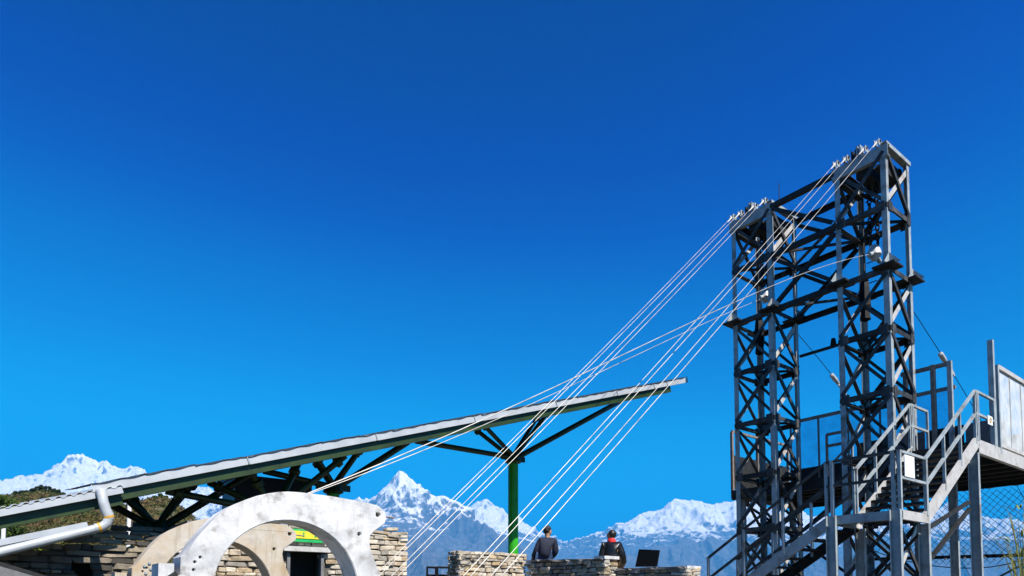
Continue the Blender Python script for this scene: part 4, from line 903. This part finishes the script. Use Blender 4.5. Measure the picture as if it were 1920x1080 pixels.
# ------------------------------------------------------------------ stone walls, stone by stone
def stone_meshes(n, m, seed):
    rng = random.Random(seed); out = []
    for i in range(n):
        bm = bmesh.new(); bmesh.ops.create_cube(bm, size=1.0)
        bmesh.ops.bevel(bm, geom=list(bm.edges), offset=0.13, segments=1, affect='EDGES')
        for v in bm.verts:
            v.co += Vector((rng.uniform(-0.05, 0.05), rng.uniform(-0.09, 0.05), rng.uniform(-0.08, 0.08)))
        me = bpy.data.meshes.new('stone'); bm.to_mesh(me); bm.free(); me.materials.append(m); out.append(me)
    return out
ST = {m.name: stone_meshes(9, m, i) for i, m in enumerate((M_STONE, M_STONED, M_CAPST, M_STONES))}
def lay(parent, origin, d, nrm, L, z0, topf, m, course=0.11, lmin=0.16, lmax=0.40, depth=0.16, jut=0.03, seed=1, holes=(), cap=None, leftf=None):
    """courses of stones: origin at the left foot, d along, nrm outward"""
    rng = random.Random(seed); rot = math.atan2(d.y, d.x); flip = d.cross(ZV).dot(nrm) > 0
    z = z0; row = 0
    while True:
        ch = course * rng.uniform(0.6, 1.35)
        x = -rng.uniform(0, 0.05) if row % 2 else -rng.uniform(0.0, 0.02); any_ = False
        while x < L - 0.04:
            w = lmin * 0.75 + (lmax * 1.15 - lmin * 0.75) * rng.random() ** 1.5; w = min(w, L - x + 0.02)
            if L - x - w < 0.08: w = L - x + 0.02
            xm = x + w / 2
            if z + ch * 0.6 < topf(xm):
                any_ = True
                if not any(h[0] < xm + w * 0.3 and xm - w * 0.3 < h[1] and h[2] < z + ch * 0.6 and z + ch * 0.4 < h[3] for h in holes):
                    j = rng.uniform(-1.5 * jut, 1.2 * jut); hh = ch * rng.uniform(0.76, 1.0)
                    o = bpy.data.objects.new('stone', rng.choice(ST[m.name])); COL.objects.link(o); o.parent = parent
                    o.location = origin + d * xm + ZV * (z + ch / 2 + rng.uniform(-0.008, 0.008)) + nrm * (j - depth / 2) - parent.location
                    o.rotation_euler = (rng.uniform(-0.05, 0.05), rng.uniform(-0.07, 0.07), rot + rng.uniform(-0.06, 0.06) + (0 if flip else math.pi))
                    o.scale = (w * rng.uniform(0.93, 0.99), depth, hh)
            x += w
        z += ch; row += 1
        if not any_ or row > 40: break
    if cap:
        x = 0
        while x < L - 0.05:
            w = min(rng.uniform(0.35, 0.7), L - x)
            o = bpy.data.objects.new('cap_stone', rng.choice(ST[M_CAPST.name])); COL.objects.link(o); o.parent = parent
            zt = topf(x + w / 2) + 0.01
            o.location = origin + d * (x + w / 2) + ZV * zt + nrm * (-cap / 2 + 0.03) - parent.location; o.rotation_euler = (0, rng.uniform(-0.03, 0.03), rot + (0 if flip else math.pi)); o.scale = (w * 0.98, cap, 0.06)
            x += w
# building with the doorway behind the arches
bld = thing('stone_building', 'cream stone building with dark doorway behind the concrete arches', 'building', W(6.9, -12, -1.6))
BA = 6.37; bL, bR = -14.35, -9.62
def btop(x):
    b = bL + x
    t = 1.50 + 0.03 * math.sin(b * 3) - (0.0 if b < -9.85 else 0.20 * ((b + 9.85) / 0.25) ** 2)
    return min(t, 1.18 + 0.16 * (b + 14.35)) if b < -12.6 else t
dl, dr, dz = -12.33, -11.57, 0.95
lay(bld, W(BA, bL, 0), BV, -AV, bR - bL, -0.25, btop, M_STONE, 0.10, 0.18, 0.42, 0.18, 0.02, 3, holes=((dl - bL, dr - bL, -2, dz + 0.09),))
g = MB()
for b0, b1, z0, z1 in ((bL + 0.05, dl, -1.6, 1.1), (dr, bR - 0.06, -1.6, 1.32), (dl, dr, dz + 0.02, 1.32)):
    g.box(W(BA + 0.24, (b0 + b1) / 2, (z0 + z1) / 2), BV, AV, ZV, b1 - b0, 0.36, z1 - z0)
g.build('wall_core', M_CORE, bld)
# end wall that returns towards the back
lay(bld, W(BA + 0.06, bR, 0), AV, BV, 1.6, -0.25, lambda x: 1.3, M_STONE, 0.10, 0.18, 0.4, 0.16, 0.02, 9)
MB().box(W(BA + 1.2, bR - 0.14, -0.15), BV, AV, ZV, 0.2, 1.5, 2.8).build('wall_core', M_CORE, bld)
MB().box(W(BA + 0.62, (dl + dr) / 2, -0.2), BV, AV, ZV, 1.2, 0.1, 2.8).build('shade_backing', M_DOORSHADE, bld)  # near-black panel standing in for the unlit room behind the door
MB().box(W(BA + 0.05, dl + 0.03, -0.35), BV, AV, ZV, 0.06, 0.12, 2.5).build('door_jamb', M_PLANK, bld)
MB().box(W(BA + 0.05, dr - 0.03, -0.35), BV, AV, ZV, 0.06, 0.12, 2.5).build('door_jamb', M_PLANK, bld)
MB().box(W(BA + 0.0, (dl + dr) / 2, dz + 0.03), BV, AV, ZV, dr - dl + 0.2, 0.22, 0.10).build('lintel', M_STRINGER, bld)
MB().box(W(BA + 1.0, -12.0, 1.38), BV, AV, ZV, 4.3, 1.7, 0.10).build('roof_slab', M_PLANK, bld)
sgn = thing('door_sign', 'green and yellow signboard above the dark doorway', 'sign', W(BA - 0.06, -11.98, 1.1))
MB().box(W(BA - 0.075, -11.98, 1.25), BV, AV, ZV, 0.85, 0.03, 0.26).build('board', M_SIGNG, sgn)
MB().box(W(BA - 0.097, -11.98, 1.265), BV, AV, ZV, 0.78, 0.012, 0.15).build('yellow_band', M_SIGNY, sgn)
for k in range(0, 6, 2): MB().box(W(BA - 0.106, -12.28 + 0.12 * k, 1.27), BV, AV, ZV, 0.03, 0.006, 0.09).build('green_stroke', M_SIGNG, sgn)
# shaded wall under the lean-to
sw = thing('shaded_stone_wall', 'rough stone wall in the shade of the lean-to roof with dark openings', 'wall', W(7.5, -16, -1.6))
SA = 6.78; sL, sR = -18.6, -14.5
def stop(x): return min(1.30, 1.20 + 0.31 * (sL + x + 15.59))
hl = ((2.72, 3.02, -2, 0.62), (1.2, 2.30, -2, 0.42))
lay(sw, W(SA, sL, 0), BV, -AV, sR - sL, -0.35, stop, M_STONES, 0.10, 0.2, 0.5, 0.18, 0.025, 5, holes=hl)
g = MB()
for b0, b1, z0, z1 in ((sL, sL + 1.2, -1.6, 0.10), (sL + 1.2, sL + 2.4, 0.46, 0.56), (sL + 2.40, sR, 0.68, 0.88), (sL + 2.34, sL + 2.70, -1.6, 0.68), (sL + 3.04, sR, -1.6, 0.68)):
    g.box(W(SA + 0.25, (b0 + b1) / 2, (z0 + z1) / 2), BV, AV, ZV, b1 - b0, 0.36, z1 - z0)
g.build('wall_core', M_CORE, sw)
MB().box(W(SA + 1.3, -16.6, -0.4), BV, AV, ZV, 4.0, 0.1, 2.4).build('shade_backing', M_DOORSHADE, sw)  # near-black panel: shade of the deep recess painted behind the openings
# plank rack at the lower left
rk = thing('metal_rack', 'dark metal rack holding a slanted grey board below the rain pipe', 'rack', W(5.6, -16.7, -1.6))
_W0 = W
def W(a, b, z): return _W0(a, b + RKB, z + RKZ) if 5.5 < a < 5.7 else _W0(a, b, z)
RKB, RKZ = 0.42, 0.17
MB().bar(W(5.6, -17.6, 0.42), W(5.6, -16.3, -0.02), 0.05, 0.08).build('top_bar', M_STEELD, rk)
MB().bar(W(5.6, -17.6, 0.05), W(5.6, -16.3, -0.22), 0.05, 0.06).build('lower_bar', M_STEELD, rk)
for b, z in ((-17.5, 0.38), (-16.4, 0.0)): MB().box(W(5.65, b, (z - 1.6) / 2), AV, BV, ZV, 0.06, 0.06, z + 1.6).build('upright', M_STEELD, rk)
MB().bar(W(5.52, -17.4, 0.2), W(5.52, -16.5, -0.1), 0.02, 0.24).build('board', M_PLANK, rk)
W = _W0
# terrace walls
def twall(name, label, a0, b0, d, nrm, L, z0, topf, m, seed, cap, endn=None, endL=0.4, course=0.085):
    t = thing(name, label, 'wall', W(a0, b0, -1.6))
    o = W(a0, b0, 0)
    lay(t, o, d, nrm, L, z0, topf, m, course, 0.14, 0.34, 0.16, 0.03, seed, cap=cap)
    zc = min(topf(0.1), topf(L * 0.5), topf(L - 0.1)) - 0.05
    MB().box(o + d * (L / 2) - nrm * 0.27 + ZV * (zc - 1.6) / 2, d, nrm, ZV, L - 0.10, 0.30, zc + 1.6).build('wall_core', M_CORE, t)
    return t, o
w1, o1 = twall('stone_wall', 'sunlit cream stone wall in front of the green column', 6.52, -8.12, BV, -AV, 2.05, 0.1, lambda x: 1.19 - 0.015 * x, M_STONE, 21, None)
lay(w1, W(6.52 + 0.5, -8.12, 0), -AV, -BV, 0.5, 0.1, lambda x: 1.17, M_STONED, 0.085, 0.14, 0.3, 0.16, 0.03, 22)
w2, o2 = twall('stone_wall', 'rough dark-jointed stone wall that both people sit on', 6.50, -6.08, -AV, -BV, 2.78, 0.1, lambda x: 0.93 - 0.03 * x, M_STONED, 31, 0.42)
lay(w2, W(3.74, -6.02, 0), BV, -AV, 0.40, 0.1, lambda x: 0.90, M_STONE, 0.085, 0.16, 0.3, 0.16, 0.02, 32)
MB().box(W(3.86, -5.84, 0.91), BV, AV, ZV, 0.48, 0.34, 0.07).build('pier_cap', M_CONC, w2)
w3, o3 = twall('stone_wall', 'low stone wall carrying the black flat panel', 4.27, -5.66, -AV, -BV, 2.50, 0.0, lambda x: 0.64 - 0.012 * x, M_STONED, 41, 0.40)
lay(w3, W(1.76, -5.60, 0), BV, -AV, 0.40, 0.0, lambda x: 0.62, M_STONE, 0.085, 0.16, 0.3, 0.16, 0.02, 42)
MB().box(W(1.90, -5.42, 0.63), BV, AV, ZV, 0.46, 0.30, 0.06).build('pier_cap', M_CONC, w3)
# black panel on the wall
bp_ = thing('black_panel', 'black flat rectangular panel propped on the low stone wall', 'panel', W(2.9, -5.55, 0.66))
c = W(2.93, -5.5, 0.885)
tl = (BV * 0.16 + ZV).normalized(); ax = (-AV + ZV * -0.02).normalized()
g = MB(); nn = ax.cross(tl).normalized()
pts = [c - ax * 0.33 - tl * 0.20, c + ax * 0.28 - tl * 0.205, c + ax * 0.315 + tl * 0.155, c - ax * 0.27 + tl * 0.20]
g.v += [x - nn * 0.018 for x in pts] + [x + nn * 0.018 for x in pts]; g.f += [(0, 1, 2, 3), (7, 6, 5, 4)] + [(i, (i + 1) % 4, 4 + (i + 1) % 4, 4 + i) for i in range(4)]
g.build('panel', M_BLACK, bp_)
MB().bar(c - tl * 0.2 - AV * 0.1 + BV * 0.14, c + tl * 0.05 - AV * 0.1, 0.02, 0.02).build('prop', M_BLACK, bp_)
MB().bar(c - tl * 0.2 + AV * 0.1 + BV * 0.14, c + tl * 0.05 + AV * 0.1, 0.02, 0.02).build('prop', M_BLACK, bp_)

# ------------------------------------------------------------------ chairs on the terrace
def chair(a, b, yaw, label, group):
    p = W(a, b, -0.1); t = thing('metal_chair', label, 'chair', p, group)
    dx = Vector((math.cos(yaw), math.sin(yaw), 0)); dy = Vector((-math.sin(yaw), math.cos(yaw), 0))
    P = lambda x, y, z: p + dx * x + dy * y + ZV * z
    MB().box(P(0, 0, 0.45), dx, dy, ZV, 0.40, 0.40, 0.03).build('seat', M_BLACK, t)
    for x in (-0.18, 0.18):
        MB().bar(P(x, 0.18, 0), P(x, 0.18, 0.44), 0.03, 0.03).build('leg', M_BLACK, t)
        MB().bar(P(x, -0.18, 0), P(x, -0.2, 0.88), 0.035, 0.035).build('leg', M_BLACK, t)
    for z in (0.86, 0.66): MB().bar(P(-0.18, -0.2, z), P(0.18, -0.2, z), 0.035, 0.05).build('back_rail', M_BLACK, t)
for a, b, y in ((7.85, -8.25, 0.9), (7.68, -7.98, 0.5), (7.54, -7.80, 1.3)):
    chair(a, b, y, 'black metal chair with open back beyond the sunlit stone wall', 'black chairs on the terrace')
# black tank behind the canopy
tk = thing('water_tank', 'black rectangular tank standing behind the canopy struts', 'tank', W(11.3, -11.4, 2.0))
MB().box(W(11.3, -11.2, 2.62), BV, AV, ZV, 2.0, 1.2, 0.9).build('body', M_TANK, tk)
MB().box(W(11.3, -11.2, 3.10), BV, AV, ZV, 2.1, 1.3, 0.07).build('lid', M_TANK, tk)
for s in (-0.8, 0.8):
    MB().box(W(11.3, -11.2 + s, 0.3), BV, AV, ZV, 0.12, 1.0, 3.7).build('stand', M_STEELD, tk)
# white poles behind the roofs
for px, Y, y0, lab in ((8, 19, 962, 'white pole showing below the lean-to roof edge'), (243, 19, 943, 'white pole showing between the canopy struts')):
    x, yy, zz = bearing(px, y0, Y); p = Vector((x, yy, zz)); q = Vector((x, yy, ground_z(np.array(x), np.array(yy)) - 0.1))
    t = thing('white_pole', lab, 'pole', q)
    MB().tube([q, p], 0.055, 10).build('shaft', M_WHITEPAINT, t, True); MB().tube([p - ZV * 0.01, p + ZV * 0.05], [0.07, 0.03], 10).build('cap', M_WHITEPAINT, t, True)

# ------------------------------------------------------------------ people
def skin_obj(name, joints, edges, m, parent, sub=2, loc=(0, 0, 0)):
    keys = list(joints); me = bpy.data.meshes.new(name)
    me.from_pydata([joints[k][0] for k in keys], [(keys.index(a), keys.index(b)) for a, b in edges], [])
    o = bpy.data.objects.new(name, me); COL.objects.link(o)
    md = o.modifiers.new('skin', 'SKIN'); md.use_smooth_shade = True
    for i, k in enumerate(keys):
        r = joints[k][1]; sv = me.skin_vertices[0].data[i]; sv.radius = r if isinstance(r, tuple) else (r, r); sv.use_root = (i == 0)
    ss = o.modifiers.new('sub', 'SUBSURF'); ss.levels = sub; ss.render_levels = sub
    me.materials.append(m); o.parent = parent
    return o
def blob(name, c, r, m, parent, cut=None, n=14):
    bm = bmesh.new(); bmesh.ops.create_uvsphere(bm, u_segments=n, v_segments=10, radius=1.0)
    for v in bm.verts: v.co = Vector((v.co.x * r[0] + c[0], v.co.y * r[1] + c[1], v.co.z * r[2] + c[2]))
    if cut: bmesh.ops.delete(bm, geom=[v for v in bm.verts if cut(v.co)], context='VERTS')
    for f in bm.faces: f.smooth = True
    me = bpy.data.meshes.new(name); bm.to_mesh(me); bm.free(); me.materials.append(m)
    o = bpy.data.objects.new(name, me); COL.objects.link(o); o.parent = parent; return o
def person(label, loc, yaw, head_turn, lean, top, legs, capm, scarf=None, arm=0.0, scl=1.08):
    t = thing('person', label, 'person', loc); t.rotation_euler = (0, 0, yaw); t.scale = (scl,) * 3
    L = lean
    hx, hy, hz = L * 0.9 + 0.0, 0.06, 0.70
    J = {'pel': ((0, 0, 0.10), (0.15, 0.11)), 'bel': ((L * 0.2, -0.02, 0.24), (0.145, 0.105)), 'che': ((L * 0.6, 0.0, 0.40), (0.165, 0.115)), 'nek': ((L * 0.85, 0.03, 0.53), 0.062), 'nk2': ((hx * 0.98, hy * 0.8, 0.60), 0.058), 'hd': ((hx, hy, 0.685), (0.075, 0.09)), 'hd2': ((hx, hy, 0.76), (0.072, 0.085))}
    E = [('pel', 'bel'), ('bel', 'che'), ('che', 'nek'), ('nek', 'nk2'), ('nk2', 'hd'), ('hd', 'hd2')]
    for s, nme in ((-1, 'l'), (1, 'r')):
        J['sh' + nme] = ((L * 0.75 + 0.165 * s, 0.0, 0.475), 0.066); J['el' + nme] = ((L * 0.5 + (0.225 + arm) * s, 0.02 - 0.03, 0.235), 0.05); J['wr' + nme] = ((0.22 * s, 0.16, 0.09), 0.036); J['ha' + nme] = ((0.20 * s, 0.24, 0.07), 0.038)
        E += [('che', 'sh' + nme), ('sh' + nme, 'el' + nme), ('el' + nme, 'wr' + nme), ('wr' + nme, 'ha' + nme)]
        for q in range(4):
            J['f%d%s' % (q, nme)] = ((0.20 * s + (q - 1.5) * 0.019, 0.315 - 0.008 * abs(q - 1.5), 0.062), 0.009); J['g%d%s' % (q, nme)] = ((0.20 * s + (q - 1.5) * 0.021, 0.345 - 0.012 * abs(q - 1.5), 0.040), 0.008)
            E += [('ha' + nme, 'f%d%s' % (q, nme)), ('f%d%s' % (q, nme), 'g%d%s' % (q, nme))]
        J['th' + nme] = ((0.20 * s - 0.055 * s, 0.235, 0.055), 0.010); E.append(('ha' + nme, 'th' + nme))
        J['hi' + nme] = ((0.09 * s, 0.06, 0.085), 0.085); J['kn' + nme] = ((0.12 * s, 0.46, 0.07), 0.062); J['an' + nme] = ((0.12 * s, 0.50, -0.36), 0.042); J['to' + nme] = ((0.13 * s, 0.66, -0.41), 0.035)
        E += [('pel', 'hi' + nme), ('hi' + nme, 'kn' + nme), ('kn' + nme, 'an' + nme), ('an' + nme, 'to' + nme)]
    skin_obj('body', J, E, M_SKIN, t)
    # jacket and trousers: shells a little larger than the body, ending at wrist, neck and ankle
    gr = lambda k, f, d=0.012: (J[k][0], tuple(x * f + d for x in (J[k][1] if isinstance(J[k][1], tuple) else (J[k][1], J[k][1]))))
    JJ = {k: gr(k, 1.12) for k in ('pel', 'bel', 'che')}; JJ['pel'] = ((0, -0.01, 0.06), (0.205, 0.165)); JJ['bel'] = (J['bel'][0], (0.195, 0.155)); JJ['che'] = (J['che'][0], (0.215, 0.155)); JJ['nek'] = ((J['nek'][0][0], 0.02, 0.52), (0.085, 0.08))
    for nme in 'lr':
        for k in ('sh', 'el', 'wr'): JJ[k + nme] = gr(k + nme, 1.25, 0.022)
    EE = [('pel', 'bel'), ('bel', 'che'), ('che', 'nek')] + [e for nme in 'lr' for e in (('che', 'sh' + nme), ('sh' + nme, 'el' + nme), ('el' + nme, 'wr' + nme))]
    skin_obj('jacket', JJ, EE, top, t)
    TT = {'pel': ((0, 0.0, 0.06), (0.165, 0.13))}
    for nme in 'lr':
        for k in ('hi', 'kn', 'an'): TT[k + nme] = gr(k + nme, 1.08, 0.01)
    skin_obj('trousers', TT, [e for nme in 'lr' for e in (('pel', 'hi' + nme), ('hi' + nme, 'kn' + nme), ('kn' + nme, 'an' + nme))], legs, t)
    # head details follow the turn of the head
    ht = Matrix.Rotation(head_turn, 3, 'Z'); H = Vector((hx, hy, 0.725))
    def at(x, y, z): v = ht @ Vector((x, y, z)); return (H.x + v.x, H.y + v.y, H.z + v.z)
    blob('face', at(0, 0.03, -0.02), (0.074, 0.074, 0.10), M_SKIN, t)
    blob('nose', at(0, 0.106, -0.02), (0.014, 0.018, 0.022), M_SKIN, t, n=8)
    for s in (-1, 1):
        blob('ear', at(0.076 * s, 0.0, -0.01), (0.012, 0.02, 0.03), M_SKIN, t, n=8)
        blob('eye', at(0.03 * s, 0.094, 0.01), (0.012, 0.012, 0.008), M_HAIR, t, n=8)
    hb = blob('hair', at(0, -0.02, 0.015), (0.088, 0.10, 0.10), M_HAIR, t, cut=None)
    fwd = ht @ Vector((0, 1, 0))
    bm = bmesh.new(); bm.from_mesh(hb.data)
    bmesh.ops.delete(bm, geom=[v for v in bm.verts if (v.co - H).dot(fwd) > 0.045 and v.co.z < H.z + 0.055], context='VERTS'); bm.to_mesh(hb.data); bm.free()
    if capm:
        cp = blob('cap', at(0, -0.005, 0.05), (0.097, 0.108, 0.09), capm, t, cut=lambda c: c.z < H.z + 0.035)
        g = MB(); c0 = Vector(at(0, -0.10, 0.05)); pts = []
        for k in range(7):
            an = math.pi * k / 6; pts.append(Vector(at(0.075 * math.cos(an), -0.085 - 0.085 * math.sin(an), 0.045 - 0.03 * math.sin(an))))
        g.v = [tuple(p) for p in pts] + [tuple(p - ZV * 0.008) for p in pts]; g.f = [tuple(range(7)), tuple(reversed(range(7, 14)))] + [(k, k + 1, k + 8, k + 7) for k in range(6)]
        me = bpy.data.meshes.new('cap_peak'); me.from_pydata(g.v, [], g.f); me.materials.append(capm); o = bpy.data.objects.new('cap_peak', me); COL.objects.link(o); o.parent = cp
    if scarf:
        mb = MB(); mb.tube([Vector((J['nek'][0][0], 0.025, 0.525)), Vector((J['nek'][0][0], 0.03, 0.56)), Vector((hx, 0.04, 0.60)), Vector((hx, 0.045, 0.63))], [0.088, 0.098, 0.092, 0.080], 14)
        me = bpy.data.meshes.new('scarf'); me.from_pydata([tuple(v) for v in mb.v], [], mb.f); me.polygons.foreach_set('use_smooth', [True] * len(me.polygons)); me.materials.append(scarf); o = bpy.data.objects.new('scarf', me); COL.objects.link(o); o.parent = t
    return t
p1 = W(6.07, -5.86, 0.93); p2 = W(4.02, -5.46, 0.70)
person('seated person in navy jacket and dark backwards cap on the stone wall', p1, R(10), R(-75), 0.12, M_NAVY, M_JEANS, M_CAP, None, 0.01)
person('seated person in black leather jacket with red scarf beside the pier', p2, R(-15), R(65), -0.04, M_LEATHER, M_BROWNC, None, M_RED)

# ------------------------------------------------------------------ weeds at the right edge
M_GRASS = mat('dry_grass', (0.24, 0.22, 0.05), (0.13, 0.15, 0.03), rough=0.8)
M_BLADE = mat('green_blade', (0.20, 0.24, 0.03), (0.11, 0.15, 0.02), rough=0.7)
def weed(px, Y, h, n, label, spread, m=M_GRASS):
    x = (px - 960) / 1250 * Y; z0 = float(ground_z(np.array(x), np.array(Y))); base = Vector((x, Y, z0))
    t = thing('tall_weed', label, 'plant', base, None); rng = random.Random(int(px))
    for k in range(n):
        an = rng.uniform(0, 6.28); l = h * rng.uniform(0.65, 1.0); s = spread * rng.uniform(0.3, 1)
        q = [base + Vector((math.cos(an) * s * u ** 1.6, math.sin(an) * s * u ** 1.6, l * u - 0.15 * l * u ** 3)) for u in (0, 0.3, 0.6, 0.85, 1.0)]
        MB().tube(q, [0.008, 0.007, 0.006, 0.004, 0.002], 5).build('stem', m, t)
    for k in range(n * 2):
        an = rng.uniform(0, 6.28); u0 = rng.uniform(0.35, 0.85); root = base + Vector((math.cos(an) * spread * 0.35 * u0, math.sin(an) * spread * 0.35 * u0, h * u0 * 0.9))
        L = rng.uniform(0.25, 0.55); side = Vector((-math.sin(an), math.cos(an), 0)); g = MB()
        for q, u in enumerate((0, 0.25, 0.5, 0.75, 1.0)):
            c = root + Vector((math.cos(an) * L * 0.7 * u, math.sin(an) * L * 0.7 * u, L * (0.8 * u - 0.75 * u * u))); wd = 0.016 * math.sin(math.pi * min(0.97, 0.25 + 0.75 * u))
            g.v += [c - side * wd, c + side * wd]
            if q: g.f.append((2 * q - 2, 2 * q - 1, 2 * q + 1, 2 * q))
        g.build('leaf', M_BLADE if k % 3 else m, t)
weed(1918, 11.5, 2.55, 9, 'tall yellow-green weed in front of the safety net', 0.33)
weed(1908, 12.5, 1.75, 12, 'shorter dry weed below the platform net boom', 0.45)

# ------------------------------------------------------------------ air
HZ = 60000.0
g = MB(); g.box(Vector((0, 0, (5800 - 900) / 2.0)), Vector((1, 0, 0)), Vector((0, 1, 0)), ZV, 2 * 64000, 2 * 64000, 6700)
hm = bpy.data.materials.new('haze_air'); hm.use_nodes = True; ht_ = hm.node_tree; ht_.nodes.clear()
ho = ht_.nodes.new('ShaderNodeOutputMaterial'); hv = ht_.nodes.new('ShaderNodeVolumePrincipled')
hv.inputs['Color'].default_value = (0.022, 0.42, 1.0, 1); hv.inputs['Density'].default_value = 3.5e-5; hv.inputs['Anisotropy'].default_value = 0.0
ht_.links.new(hv.outputs[0], ho.inputs['Volume'])
haze = g.build('haze', hm); tagit(haze, 'thin blue air haze over the valley', 'haze', kind='stuff')
